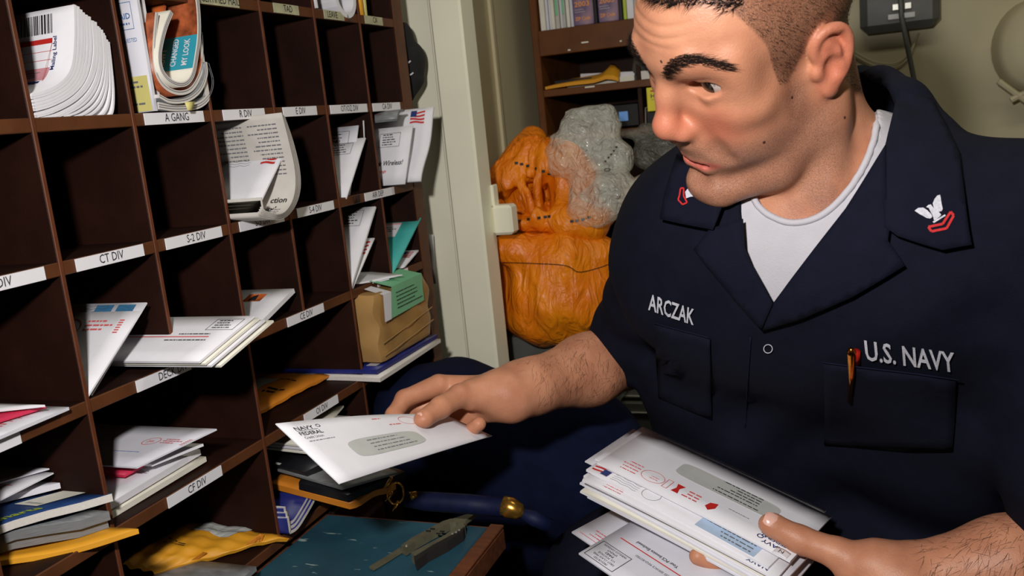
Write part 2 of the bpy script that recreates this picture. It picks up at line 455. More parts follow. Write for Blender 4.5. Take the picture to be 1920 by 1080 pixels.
# ------------------------------------------------------------------ mail in the pigeonholes
def slot(name, pb, pt, xb, xt, L, t, m, label, cat='envelope', group=None, zb=None, zt=None, droop=0., bulge=None, yaw=0., nu=8, nv=4):
    """letter with its short edge at the slot mouth (pb bottom, pt top) running back into the slot; u runs outwards"""
    B = wz(*pb, zb) if zb is not None else wx(*pb, xb)
    T = wz(*pt, zt) if zt is not None else wx(*pt, xt)
    e = (T-B)/np.linalg.norm(T-B)
    d = np.array([-math.cos(yaw), math.sin(yaw), -droop]); d /= np.linalg.norm(d)
    return Sheet(name, [B+d*L, B, T, T+d*L], t, m, label, cat, group, nu=nu, nv=nv, bulge=bulge)
soft = lambda a: (lambda u, v: a*np.sin(np.pi*v)*(.4+.6*u))

# --- CT DIV row below: two letters leaning
G = 'letters standing in the pigeonholes'
s = slot('envelope', (171, 741), (275, 567), -.004, -.006, .2, .0015, M['paper2'], 'white envelope with two blue stamps, behind the red-metered one below CT DIV', group=G)
s.print('blue_stamp', P2().rect(s.w-.036, s.h-.024, s.w-.012, s.h-.003), M['stampblue']); s.print('blue_stamp', P2().rect(s.w-.066, s.h-.024, s.w-.042, s.h-.003), M['stampblue'])
postmark(s, s.w-.1, s.h-.012)
s = slot('envelope', (164, 743), (265, 583), .002, .002, .2, .0018, M['paper'], 'white envelope with red meter mark leaning in the slot below CT DIV', group=G)
meter(s, s.w-.098, s.h-.022, 1.25)
# --- DECK DIV: four letters lying on a slant
z3, z4, z5 = ZR[4], ZR[5], ZR[6]
s = slot('envelope', (373, 678), (476, 592), 0, 0, .22, .0025, M['paper'], 'white permit letter with thin red line on top of the DECK DIV pile', group=G, zb=z3+.016, zt=z3+.046)
for i in range(1, 4):
    o_ = np.array([.0035*i, .004*i+.006*(i == 3), -.0032*i])
    Sheet('envelope', [q+o_ for q in s.c], .0025, M[['paperw', 'paper', 'paperw'][i-1]],
         ['white envelope just under the permit letter above DECK DIV', 'second white envelope from the bottom on the DECK DIV shelf', 'lowest white envelope of the pile on the DECK DIV shelf'][i-1], 'envelope', G)
permit(s, s.w-.042, s.h-.026, .036, .02, ['', '', '', ''])
s.print('red_line', P2().rect(s.w-.16, s.h-.039, s.w-.026, s.h-.0375), M['inkred'])
address(s, s.w-.07, s.h-.034, .06, 1, .005, .0015, 4, 'ink'); address(s, s.w-.08, s.h-.045, .06, 1, .005, .0015, 6, 'ink')
# --- CE DIV slot: letter with orange stamp
s = slot('envelope', (470, 622), (551, 541), 0, 0, .22, .006, M['paper'], 'thick white envelope with an orange picture stamp beside CE DIV', group=G, zb=z3+.003, zt=z3+.034)
s.print('orange_stamp', P2().rect(s.w-.062, s.h-.034, s.w-.034, s.h-.014), M['orangecover']); s.print('stamp_figure', P2().poly([(s.w-.055, s.h-.032), (s.w-.042, s.h-.032), (s.w-.045, s.h-.017), (s.w-.052, s.h-.02)]), M['ink'], .0009)
# --- right hand slots, third row
s = slot('envelope', (661, 541), (702, 446), -.003, -.003, .2, .0015, M['paper'], 'white envelope with red striped stamp, behind the tree-picture letter above CPO MESS', group=G)
flag_stamp(s, s.w-.026, s.h-.033, .022, .028)
s = slot('envelope', (657, 542), (704, 387), .001, .001, .2, .003, M['paper'], 'white PAID letter with small blue tree picture, above the brown parcel', group=G)
permit(s, s.w-.052, s.h-.036, .034, .03, ['', '', 'PAID', '', ''])
s.print('tree_picture', P2().ring(s.w-.05, s.h-.076, .0048, .008, .009).stroke([(s.w-.05, s.h-.08), (s.w-.049, s.h-.096)], .0016), M['inkblue'])
address(s, s.w-.075, s.h-.083, .05, 5, .004, .0008, 8)
s = slot('envelope', (753, 506), (787, 466), -.004, -.004, .17, .002, M['paper'], 'white envelope with flag stamp tucked behind the turquoise one', group=G)
flag_stamp(s, s.w-.026, s.h-.033, .021, .022)
s = slot('envelope', (737, 512), (789, 408), .002, .004, .19, .002, M['teal'], 'turquoise envelope with white address label above CPO MESS', group=G)
s.print('address_label', P2().rect(s.w-.105, s.h-.048, s.w-.032, s.h-.012), M['paper'], .0004); s.print('pink_band', P2().rect(s.w-.105, s.h-.0165, s.w-.032, s.h-.012), M['pink'], .0007)
s.print('address_lines', P2().dashes(s.w-.062, s.h-.024, .026, 3, .005, .0018, 4).text('82160', s.w-.066, s.h-.045, .005).barcode(s.w-.1, s.h-.042, s.w-.075, s.h-.026, 3, 12), M['ink'], .0008)
# --- second row right: OT/OZ DIV and CA DIV
s = slot('envelope', (655, 369), (672, 235), -.012, -.012, .2, .0015, M['paper2'], 'white PAID letter standing behind the window letter below OT/OZ DIV', group=G)
permit(s, s.w-.05, s.h-.03, .036, .022, ['', '', 'PAID'])
s = slot('envelope', (649, 372), (685, 258), .002, .002, .2, .002, M['paper'], 'white window letter with plain permit box below OT/OZ DIV', group=G)
permit(s, s.w-.058, s.h-.03, .04, .022, ['', '', '', '']); s.print('window', P2().rect(s.w-.10, .012, s.w-.035, .034), M['window']); address(s, s.w-.09, .026, .04, 2, .006, .0014)
def mb_(u, v): return .007*np.sin(np.pi*v*2.2+.4)*u*u + .004*np.sin(7*v+3*u)
s = slot('mailer', (790, 341), (815, 202), .045, .055, .26, .003, M['paper'], 'large crumpled white mailer with flag stamp sticking out below CA DIV', 'mailer', bulge=mb_, nu=14, nv=12)
flag_stamp(s, s.w-.04, s.h-.026, .026, .022)
s = slot('envelope', (759, 345), (774, 235), .028, .034, .2, .002, M['paper'], 'white wireless advertising letter in front of the crumpled mailer', group=G)
permit(s, s.w-.058, s.h-.034, .038, .024, ['', '', '', '', '']); s.print('black_slogan', P2().text('think Wireless!', s.w-.068, .034, .0085, width=.058, bold=True, shear=.2), M['ink']); s.print('red_slogan', P2().text('cal savings', s.w-.066, .022, .005, width=.028, bold=True, shear=.2), M['red'])
s = slot('magazine', (744, 222), (757, 205), .03, .03, .2, .004, M['greymag'], 'dark glossy magazine lying above the crumpled mailer', 'magazine', bulge=lambda u, v: .006*np.sin(np.pi*v))
s.print('red_patch', P2().rect(s.w-.06, s.h*.3, s.w-.03, s.h*.9), M['red'])
# --- newspaper in R DIV slot below: curled pages
def spline(P, n):
    P = np.asarray(P, float); m = len(P); Q = np.vstack([2*P[0]-P[1], P, 2*P[-1]-P[-2]]); out = []
    for i in range(m-1):
        for t in np.linspace(0, 1, n, endpoint=False):
            a, b, c, d = Q[i:i+4]
            out.append(.5*((2*b)+(-a+c)*t+(2*a-5*b+4*c-d)*t*t+(-a+3*b-3*c+d)*t**3))
    out.append(P[-1]); return np.array(out)
class Curl:
    """sheet whose profile (pixel list at the slot mouth) runs straight back into the slot"""
    def __init__(s, name, prof, x, L, t, m, parent=None, label=None, cat=None, group=None, nn=5, edge=None, nl=3, yr=(-9, 9)):
        q = spline(prof, nn); c = np.array([wx(a, b, x) for a, b in q]); c[:, 1] = np.clip(c[:, 1], *yr); tg = np.gradient(c, axis=0); tg[:, 0] = 0
        nrm = np.stack([0*tg[:, 0], -tg[:, 2], tg[:, 1]], 1); nrm /= np.linalg.norm(nrm, axis=1)[:, None]
        s.c, s.nr, s.L = c, nrm, L
        s.len = np.concatenate([[0], np.cumsum(np.linalg.norm(np.diff(c, axis=0), axis=1))])
        n = len(c); A = c+nrm*t/2; B = c-nrm*t/2; v = []
        for k in range(nl+1):
            off = np.array([-L*k/nl, 0, 0]); v += [A+off, B+off]
        f = []; ft = []
        for k in range(nl):
            a0, b0, a1, b1 = 2*k*n, (2*k+1)*n, 2*(k+1)*n, (2*k+3)*n
            for i in range(n-1):
                f += [(a0+i, a0+i+1, a1+i+1, a1+i), (b0+i+1, b0+i, b1+i, b1+i+1)]; ft += [0, 0]
            f += [(a0, a1, b1, b0), (a0+n-1, b0+n-1, b1+n-1, a1+n-1)]; ft += [1, 1]
        for i in range(n-1):
            f += [(i+1, i, n+i, n+i+1), (2*nl*n+i, 2*nl*n+i+1, (2*nl+1)*n+i+1, (2*nl+1)*n+i)]; ft += [1, 1]
        s.o = obj(name, np.concatenate(v), f, [m, edge or m], parent); s.t = t
        s.o.data.polygons.foreach_set('material_index', ft)
        s.o.data.polygons.foreach_set('use_smooth', [k == 0 for k in ft])
        if label: tag(s.o, label, cat, group)
    def print(s, name, p2, m, side=1, off=.0005):
        """p2: a = distance inwards from the mouth, b = distance along the profile"""
        v = np.concatenate(p2.v); P = []
        for a, b in v:
            c = np.array([np.interp(b, s.len, s.c[:, k]) for k in range(3)]); nn = np.array([np.interp(b, s.len, s.nr[:, k]) for k in range(3)])
            P.append(c + nn*side*(s.t/2+off) + np.array([-a, 0, 0]))
        return obj(name, P, p2.f, m, s.o)
news = thing('newspaper', wx(500, 412, -.1), 'folded grey newspaper curling out of the slot below R DIV', 'newspaper')
for i in range(5):
    j = i*1.
    c = Curl('page', [(528+j*1.5, 211+j*2), (541+j*2.2, 262+j), (553+j*2.2, 318), (553+j*2.3, 360), (541+j*1.8, 390+j), (520+j*1., 402+j*2.2), (480, 390+j*4), (428, 382+j*6)], .05-.002*i, .2, .0011, M['news'], news, yr=(DY[4]+.007, DY[5]-.002+.0*i))
    if i == 0:
        tot = c.len[-1]
        tx = P2()
        for col in range(3):
            for k in range(13): tx.dashes(.012+col*.052, .012+k*.0052, .046, 1, 0, .0016, 50*col+k)
        for k in range(8): tx.dashes(.01, .128+k*.005, .07, 1, 0, .0014, 900+k)
        c.print('newsprint_lines', tx, M['inkgrey'], -1)['kind'] = 'stuff'
        # headline words run outwards, towards the mouth
        def flip(p): 
            for q in p.v: q[:, 0] = .074-q[:, 0]; q[:, 1] = .127-q[:, 1]
            return p
        c.print('headline', flip(P2().text('ction', .042, .012, .0088, bold=True).text("uity'", .036, -.004, .0088, bold=True)), M['ink'], -1, .0008)
s = slot('envelope', (484, 387), (539, 272), .03, .034, .2, .002, M['paper'], 'white hand-addressed envelope with flag stamp against the newspaper', group=G)
flag_stamp(s, s.w-.028, s.h-.03, .022, .026); postmark(s, s.w-.095, s.h-.022)
slot('paper_scrap', (286, 452), (310, 446), -.05, -.05, .06, .001, M['paper'], 'white paper scrap lying behind the S-2 DIV label', 'paper')
# --- A GANG slot: two upright booklets with yellow sticker, curled magazines
s = slot('envelope', (299, 204), (264, -12), -.006, -.006, .2, .004, M['paper'], 'white envelope standing behind the yellow-stickered one above A GANG', group=G)
s.print('yellow_sticker', P2().rect(s.w-.035, .004, s.w-.002, .045), M['sticker'])
s = slot('envelope', (291, 208), (252, -26), .004, .004, .2, .004, M['paper2'], 'white flat envelope with blue PAID box and yellow sticker above A GANG', group=G)
s.print('yellow_sticker', P2().rect(s.w-.075, .001, s.w-.003, .038), M['sticker'], .0004)
s.print('sticker_print', P2().dashes(s.w-.036, .031, .030, 2, .005, .002, 3).dashes(s.w-.038, .008, .032, 1, .004, .002, 5), M['inkgrey'], .0008)
s.print('postage_permit', P2().frame(s.w-.034, s.h-.042, s.w-.009, s.h-.014, .0006).text('PAID', s.w-.031, s.h-.031, .006, width=.019, bold=True).dashes(s.w-.030, s.h-.037, .016, 1, 0, .002, 2), M['inkblue'])
s.print('service_line', P2().text('CE REQUESTED', s.w-.040, s.h-.055, .0042, width=.032), M['inkblue'])
mags = [  # profile, x, mats
 ('magazine', [(322, 22), (309, 56), (300, 100), (304, 132), (322, 153), (345, 158), (361, 142), (369, 105), (374, 60), (371, 4), (362, -30)], .012, .0052, 'tealcover', 'magazine bent into a U, teal cover block with HOW I CHANGED MY LOOK'),
 ('magazine', [(294, 24), (289, 90), (293, 135), (309, 162), (335, 174), (360, 166), (377, 135), (382, 100), (380, 60)], .006, .005, 'brownphoto', 'middle one of the U-bent magazines above A GANG'),
 ('magazine', [(299, 180), (320, 190), (350, 188), (375, 170), (387, 140), (386, 116)], .010, .0042, 'greymag', 'thin grey magazine curled under the U-bent ones above A GANG'),
 ('magazine', [(298, 198), (330, 202), (370, 198), (392, 180), (399, 152), (390, 118)], .004, .0075, 'greymag', 'outermost curled magazine with yellow tag above A GANG')]
for i, (nm, pr, x, t, cm, lb) in enumerate(mags):
    c = Curl(nm, pr, x, .2, t, M[cm] if i else M['paperw'], None, lb, 'magazine', 'magazines bent into one slot', nn=5, edge=M['pages'], yr=(DY[3]+.008, DY[4]-.003))
    for k in range(2 if t > .005 else 1):      # page lines on the cut edge
        q = spline(pr, 5); cc = np.array([wx(a, b, x+.0004) for a, b in q]) + c.nr*t*(.17-.34*k)
        MB().tube(cc, .00035, 4).build('page_line', M['inkgrey'], c.o)
    if i == 0:
        tot = c.len[-1]; b0 = .048
        # inner face of the right arm: photo, teal block and title running up the arm
        La = [float(np.interp(j*5, np.arange(len(c.len)), c.len)) for j in range(len(pr))]
        c.print('cover_photo', P2().rect(.0005, La[8]-.004, .075, La[10], 3, 8), M['brownphoto'], 1, .0004)
        tp = P2().rect(.0005, La[6]+.009, .078, La[8]-.003, 3, 8)
        c.print('teal_panel', tp, M['tealcover'], 1, .0004)
        def rr(p, a0, bb):
            for q in p.v:
                x_, y_ = q[:, 0].copy(), q[:, 1].copy(); q[:, 0] = a0-.008+y_; q[:, 1] = bb+x_
            return p
        bb = La[6]+.013; H = La[8]-.006-bb
        c.print('cover_title', rr(P2().text('HOW I', .001, .0, .008, width=H*.62, bold=True), .050, bb), M['paper'], 1, .0008)
        c.print('cover_title', rr(P2().text('CHANGED', .001, .0, .008, width=H*.97, bold=True), .034, bb), M['paper'], 1, .0008)
        c.print('cover_title', rr(P2().text('MY LOOK', .001, .0, .008, width=H*.93, bold=True), .018, bb), M['paper'], 1, .0008)
        c.print('cover_title', rr(P2().text('CAN', .001, .0, .008, width=H*.5, bold=True), .064, bb), M['lime'], 1, .0008)
Sheet('yellow_tag', [wx(346, 192, .013), wx(365, 190, .013), wx(360, 207, .014), wx(352, 207, .014)], .0006, M['sticker'], 'small yellow paper tag stuck on the outermost curled magazine', 'tag', nu=2, nv=2)
s = slot('magazine', (290, 150), (307, 8), -.02, -.02, .16, .004, M['orangecover'], 'orange covered magazine standing behind the U-bent magazines', 'magazine')
s.print('blue_photo', P2().rect(s.w-.06, .02, s.w-.002, s.h-.04), M['navyblue'])
# --- mailing labels: a curled stack, above the unlabelled slot
A0 = np.array([(40, 182), (86, 172), (120, 152), (137, 122), (142, 66), (141, 9)], float)
A1 = np.array([(56, 222), (100, 210), (144, 186), (172, 152), (184, 104), (180, 42)], float)
A2 = np.array([(204, 219), (211, 212), (214, 196), (214, 165), (210, 122), (205, 78)], float)
NF = 15
for i in range(NF):
    u = i/(NF-1)
    pr = (A0*(1-2*u) + A1*2*u) if u < .5 else (A1*(2-2*u) + A2*(2*u-1))
    pr = pr + np.array([random.uniform(-1, 1), random.uniform(-2, 2)])*(i > 0)
    if i == 0: lb = 'topmost printed mailing label form with barcode on the curled stack'
    else: lb = ['second', 'third', 'fourth', 'fifth', 'sixth', 'seventh', 'eighth', 'ninth', 'tenth', 'eleventh', 'twelfth', 'thirteenth', 'fourteenth', 'outermost'][i-1]+' white form from the barcoded one in the curled mailing label stack'
    c = Curl('mailing_label', pr, .002-.004*(u), .21, .0030 if u < .6 else .002, M['paper'], None, lb, 'form', 'stack of curled mailing label forms', nn=4, edge=M['paper'], yr=(DY[2]+.007+.0002*i, 9))
    if i == 0:
        tl = c.len[-1]
        def lab(p):
            for q in p.v: q[:, 0] = .098-q[:, 0]; q[:, 1] = tl-.098+q[:, 1]
            return p
        c.print('barcode', lab(P2().barcode(.006, .074, .07, .093, 4, 26)), M['ink'], 1)
        c.print('red_band', lab(P2().rect(.004, .064, .07, .069, 2, 1)), M['red'], 1)
        c.print('form_lines', lab(P2().rect(.008, .056, .07, .0565).rect(.008, .047, .07, .0475).rect(.008, .038, .07, .0385).rect(.0695, .02, .07, .064).dashes(.01, .061, .03, 1, 0, .001, 3).dashes(.01, .052, .03, 1, 0, .001, 4).dashes(.01, .043, .03, 1, 0, .001, 5)), M['inkred'], 1)
        c.print('pink_panel', lab(P2().rect(.004, .022, .07, .038, 3, 3)), M['pink'], 1)
        c.print('small_print', lab(P2().dashes(.008, .033, .056, 3, .003, .0009, 6)), M['inkgrey'], 1, .0008)
        c.print('blue_band', lab(P2().rect(.004, .017, .066, .0205, 3, 1)), M['blue'], 1)
        sd = P2().text('Mailing Label', 0, 0, .005, bold=True); 
        for q in sd.v:
            x_, y_ = q[:, 0].copy(), q[:, 1].copy(); q[:, 0] = .0755-y_ ; q[:, 1] = .035+x_
        c.print('side_title', lab(sd), M['blue'], 1)
# --- things in the topmost visible row
def ringroll(px, py, r, x, L):
    c = wx(px, py, x); mb = MB(); n = 24; v = []; 
    for xx, rr_ in ((x, r), (x, r*.74), (x-L, r*.74), (x-L, r)):
        for k in range(n): th = 2*math.pi*k/n; v.append((xx, c[1]+rr_*math.cos(th), c[2]+rr_*math.sin(th)))
    f = [(a*n+k, a*n+(k+1) % n, ((a+1) % 4)*n+(k+1) % n, ((a+1) % 4)*n+k) for a in range(4) for k in range(n)]
    return mb.add(v, f)
tag(ringroll(648, -5, .030, .003, .2).build('paper_roll', M['paper'], smooth=False), 'white rolled paper tube on the shelf above LEAVE', 'roll')
slot('envelope', (594, 15), (579, -80), .002, .002, .2, .004, M['paper'], 'white envelope corner standing on the shelf left of LEAVE', group=G)
for i, (a, b) in enumerate(((671, 679), (680, 686))):
    slot('folder', (b, 28+i*2), (b-11, -80), .002-.004*i, .002-.004*i, .2, .005, M['sticker' if i else 'yellow'], ['yellow folder standing beside the paper roll', 'pale yellow folder standing nearest the shelf end'][i], 'folder')
Sheet('paper_scrap', [wx(666, 123, -.05), wx(667, 110, -.04), wx(656, 97, -.05), wx(660, 106, -.06)], .0006, M['paper'], 'torn white paper corner stuck inside the slot above OT/OZ DIV', 'paper', nu=2, nv=2)
Sheet('paper_scrap', [wx(683, 262, -.004), wx(685, 262, -.004), wx(683, 226, -.004), wx(681, 226, -.004)], .0008, M['paper'], 'thin torn strip on the divider left of the wireless letter', 'paper', nu=2, nv=2)
# --- left edge, third row: letters lying flat
s = slot('envelope', (-18, 825), (129, 763), 0, 0, .2, .003, M['paper2'], 'white envelope with red print lying flat at the left frame edge', group=G, zb=z3+.004, zt=z3+.004)
s.print('red_print', P2().dashes(s.w-.05, s.h-.03, .03, 4, .004, .0012, 3).dashes(s.w-.04, s.h-.05, .02, 2, .005, .002, 5), M['inkred'])
s = slot('envelope', (-30, 795), (85, 760), 0, 0, .18, .003, M['magenta'], 'crimson envelope sandwiched between white ones at the left frame edge', group=G, zb=z3+.009, zt=z3+.009)
s = slot('envelope', (-60, 775), (84, 759), 0, 0, .18, .002, M['paper'], 'white envelope on top of the crimson one at the left edge', group=G, zb=z3+.013, zt=z3+.014)
# --- CF DIV: pile of letters
for i, (pb, pt, zz, m_, t_, lb) in enumerate([
    ((201, 967), (386, 856), .006, 'paperw', .006, 'thick bottom envelope of the pile on the CF DIV shelf'),
    ((197, 949), (375, 842), .016, 'paper', .007, 'large white envelope second from the bottom on CF DIV'),
    ((232, 891), (272, 869), .024, 'magenta', .003, 'crimson card envelope peeking out on the CF DIV pile'),
    ((285, 870), (381, 832), .030, 'paper', .003, 'white envelope under the top red-metered letter on CF DIV'),
    ((256, 876), (406, 804), .036, 'paper2', .002, 'top white letter with red meter mark on the CF DIV pile')]):
    s = slot('envelope', pb, pt, 0, 0, .2, t_, M[m_], lb, group=G, zb=z4+zz, zt=z4+zz+(.018 if i == 4 else .004))
    if i == 4:
        meter(s, s.w-.06, s.h-.035, .9); s.print('blue_line', P2().dashes(s.w-.075, s.h-.06, .05, 1, .004, .001, 9), M['inkblue'])
    if i == 1: s.print('ink_mark', P2().dashes(s.w-.03, s.h*.55, .02, 2, .004, .0015, 4), M['inkgrey'])
# --- OI DIV: orange padded envelope
pad = lambda a: (lambda u, v: a*(np.clip(np.sin(np.pi*u), 0, 1)*np.clip(np.sin(np.pi*v), 0, 1))**.5 + .0015*np.sin(23*u+9*v)*np.sin(17*v))
s = slot('padded_envelope', (487, 771), (617, 702), 0, 0, .17, .004, M['orange'], 'orange padded envelope with grey label above OI DIV', 'padded envelope', zb=z4+.007, zt=z4+.010, bulge=pad(.010), nu=14, nv=14)
s.print('grey_label', P2().rect(s.w-.115, s.h-.11, s.w-.05, s.h-.05, 6, 6), M['window'], .001)
s.print('handwriting', P2().dashes(s.w-.05, s.h-.05, .04, 1, .01, .003, 3).dashes(s.w-.04, s.h-.09, .03, 2, .012, .004, 6), M['ink'], .0012)['kind'] = 'stuff'
# --- brown parcel with letters above and magazines below
bx0, by0, by1 = .03, 1.135, 1.318; bz = z4+.017; bh = .108
for i, (pb, pt, m_, lb) in enumerate((((712, 707), (826, 636), 'greymag', 'grey magazine at the bottom under the brown parcel'), ((706, 694), (820, 627), 'deepblue', 'dark blue magazine directly under the brown parcel'))):
    s = slot('magazine', pb, pt, 0, 0, .22, .006, M[m_] if i else M['pages'], lb, 'magazine', zb=z4+.007+.0075*i, zt=z4+.007+.0075*i, bulge=(lambda u, v: -.006*np.clip(u-.7, 0, 1)*np.cos(v*2)) if i == 0 else None)
    if i: s.print('cover_title', P2().rect(s.w-.03, .02, s.w-.012, .07), M['paper'])
par = thing('parcel', (bx0-.1, by0+.09, bz), 'brown paper wrapped parcel with green customs form, by the shelf end', 'parcel')
def parcel_mesh():
    n = 14; g = np.linspace(-1, 1, n); v = []; f = []; 
    for ax in range(3):
        for sg in (-1, 1):
            b = len(v)
            for i in range(n):
                for j in range(n):
                    p = np.zeros(3); p[ax] = sg; p[(ax+1) % 3] = g[i]; p[(ax+2) % 3] = g[j]; v.append(p)
            for i in range(n-1):
                for j in range(n-1):
                    q = [b+i*n+j, b+(i+1)*n+j, b+(i+1)*n+j+1, b+i*n+j+1]; f.append(q if sg > 0 else q[::-1])
    v = np.array(v); s_ = np.sign(v)*np.minimum(np.abs(v), .9); dlt = v-s_; ln = np.linalg.norm(dlt, axis=1)[:, None]
    r = s_ + dlt/np.maximum(ln, 1e-9)*.1*(ln > 0)
    r += .018*np.sin(5*r[:, [1]]+7*r[:, [2]]) + .012*np.sin(11*r[:, [0]]+9*r[:, [1]]+4*r[:, [2]])
    c = np.array([bx0-.11, (by0+by1)/2, bz+bh/2]); return r*np.array([.11, (by1-by0)/2, bh/2]) + c, f
v, f = parcel_mesh(); obj('wrapped_box', v, f, M['kraft'], par, smooth=True)
gx = bx0+.003; yA, yB = by0+.035, by0+.15; zt_ = bz+bh
gv = [(gx, yA, zt_-.045), (gx, yB, zt_-.042), (gx+.001, yB, zt_+.003), (gx+.001, yA+.01, zt_+.003), (bx0-.035, yA+.012, zt_+.012), (bx0-.035, yB, zt_+.012)]
gv = [(a+.002, b, c) for a, b, c in gv]
gf = obj('green_customs_form', gv, [(0, 1, 2, 3), (3, 2, 5, 4)], M['green'], par)
p = P2().dashes(.01, .032, .09, 5, .006, .0016, 3)
vv = np.concatenate(p.v); obj('form_print', np.stack([np.full(len(vv), gx+.0032), yA+.012+vv[:, 0], zt_-.042+vv[:, 1]], 1), p.f, M['ink'], gf)
obj('white_stub', [(gx+.003, yA-.022, zt_-.045), (gx+.003, yA-.001, zt_-.045), (gx+.003, yA+.008, zt_-.004), (gx+.003, yA-.018, zt_-.004), (bx0-.03, yA-.012, zt_+.005), (bx0-.03, yA+.01, zt_+.005)], [(0, 1, 2, 3), (3, 2, 5, 4)], M['paper'], par)
for k, (z0, z1) in enumerate(((.3, .44), (.12, .24))):
    mb = MB().tube([(gx+.001, by0+.004, bz+bh*z0), (gx+.002, by0+.09, bz+bh*(z0+z1)/2), (gx+.0, by1-.004, bz+bh*z1)], .0009, 5); mb.build('wrap_fold', M['kraft'], par)
Sheet('envelope', [(bx0-.2, by0+.0, zt_+.006), (bx0-.08, by0-.002, zt_+.005), (bx0-.01, by0+.07, zt_+.011), (bx0-.14, by0+.13, zt_+.012)], .0015, M['paper2'], 'white envelope lying on top of the brown parcel', 'envelope', G)
Sheet('envelope', [(bx0-.2, by0+.01, zt_+.010), (bx0-.06, by0+.02, zt_+.009), (bx0+.006, by0+.085, zt_+.014), (bx0-.12, by0+.13, zt_+.017)], .0012, M['paper'], 'upper thin white envelope on the parcel touching the green form', 'envelope', G)
# --- left bottom pile
s = slot('padded_envelope', (-30, 1062), (260, 995), 0, 0, .2, .005, M['yellow'], 'yellow kraft envelope at the bottom of the pile at the left edge', 'padded envelope', zb=z4+.006, zt=z4+.006, bulge=lambda u, v: .003*np.sin(5*v+2*u), nu=10, nv=12)
for i in range(2):
    s = slot('magazine', (-40+4*i, 1035-18*i), (201+3*i, 972-15*i), 0, 0, .2, .009, M['greymag'], ['grey magazine resting on the yellow kraft envelope', 'second grey magazine under the blue magazine'][i], 'magazine', zb=z4+.016+i*.011, zt=z4+.017+i*.011, bulge=lambda u, v: .003*np.sin(6*v))
s = slot('magazine', (-40, 1000), (209, 922), 0, 0, .2, .008, M['navyblue'], 'dark blue magazine with barcode box and lime title at the left edge', 'magazine', zb=z4+.040, zt=z4+.040, bulge=lambda u, v: .002*np.sin(5*v))
s.o.data.materials.append(M['pages']); pol = s.o.data.polygons; nf = 8*4*2
for q in range(nf, len(pol)): pol[q].material_index = 1
s.print('barcode_box', P2().rect(s.w-.056, s.h*.57, s.w-.026, s.h*.57+.058), M['paperw'], .0006)
bc = P2().barcode(.004, .004, .054, .024, 3, 16); 
for q in bc.v: a_, b_ = q[:, 0].copy(), q[:, 1].copy(); q[:, 0] = s.w-.053+b_; q[:, 1] = s.h*.57+.001+a_
s.print('barcode', bc, M['inkgrey'], .001)
tt = P2().text('Charts', 0, 0, .011, bold=True)
for q in tt.v: a_, b_ = q[:, 0].copy(), q[:, 1].copy(); q[:, 0] = s.w-.010-b_; q[:, 1] = s.h*.14+a_*1.1
s.print('lime_title', tt, M['lime'], .0008)
s = slot('notepad', (-20, 938), (112, 905), 0, 0, .12, .006, M['paper2'], 'white rounded pad lying on the blue magazine', 'notepad', zb=z4+.049, zt=z4+.049)
s = slot('envelope', (-30, 952), (100, 886), 0, 0, .12, .0015, M['paper'], 'white envelope with pink print on the pad at the left edge', group=G, zb=z4+.055, zt=z4+.062)
s.print('pink_print', P2().dashes(s.w-.045, s.h-.03, .03, 4, .004, .0013, 6), M['inkred'])
s = slot('envelope', (-20, 910), (92, 878), 0, 0, .12, .0015, M['paper2'], 'rearmost white envelope tip of the pile at the left edge', group=G, zb=z4+.062, zt=z4+.066)
s.print('pink_print', P2().dashes(s.w-.05, s.h-.03, .03, 2, .004, .0012, 7), M['inkred'])
# --- bottom row: yellow padded envelope
Yc = [wz(235, 1052, z5+.034), wz(305, 1073, z5+.004), wz(546, 1006, z5+.006), wz(300, 985, z5+.03)]
s = Sheet('padded_envelope', [Yc[0], Yc[1], Yc[2], wz(365, 978, z5+.012)], .006, M['yellow'], 'torn yellow padded envelope in the bottom row', 'padded envelope', bulge=lambda u, v: .010*(np.clip(np.sin(np.pi*v), 0, 1))**.5*np.clip(1.1-u*.6, 0, 1) + .002*np.sin(19*u+11*v)+.0015*np.sin(31*v-7*u), nu=18, nv=18)
s.print('white_label', P2().rect(s.w*.12, s.h*.70, s.w*.62, s.h*.98, 6, 6), M['window'], .0012)
s.print('handwriting', P2().dashes(s.w*.1, s.h*.42, s.w*.35, 2, .008, .002, 5), M['ink'], .0014)['kind'] = 'stuff'
tear = MB()
for u_, v_ in ((.96, .2), (.97, .62), (.93, .66), (.9, .7)):
    c_ = s.at(np.array(u_), np.array(v_), .002); k_ = s.at(np.array(min(u_+.08, 1)), np.array(v_+.05), .001); w_ = s.at(np.array(u_), np.array(v_+.10), .008); tear.add([c_, k_, w_, (c_+w_)/2+s.n*.008], [(0, 1, 3), (1, 2, 3), (0, 3, 2)])
tear.build('torn_flap', M['orange'], s.o, kind='stuff')
s = slot('magazine', (405, 1128), (480, 1062), 0, 0, .12, .006, M['greymag'], 'grey and green magazine under the torn yellow envelope', 'magazine', zb=z5-.004+.006, zt=z5+.006)
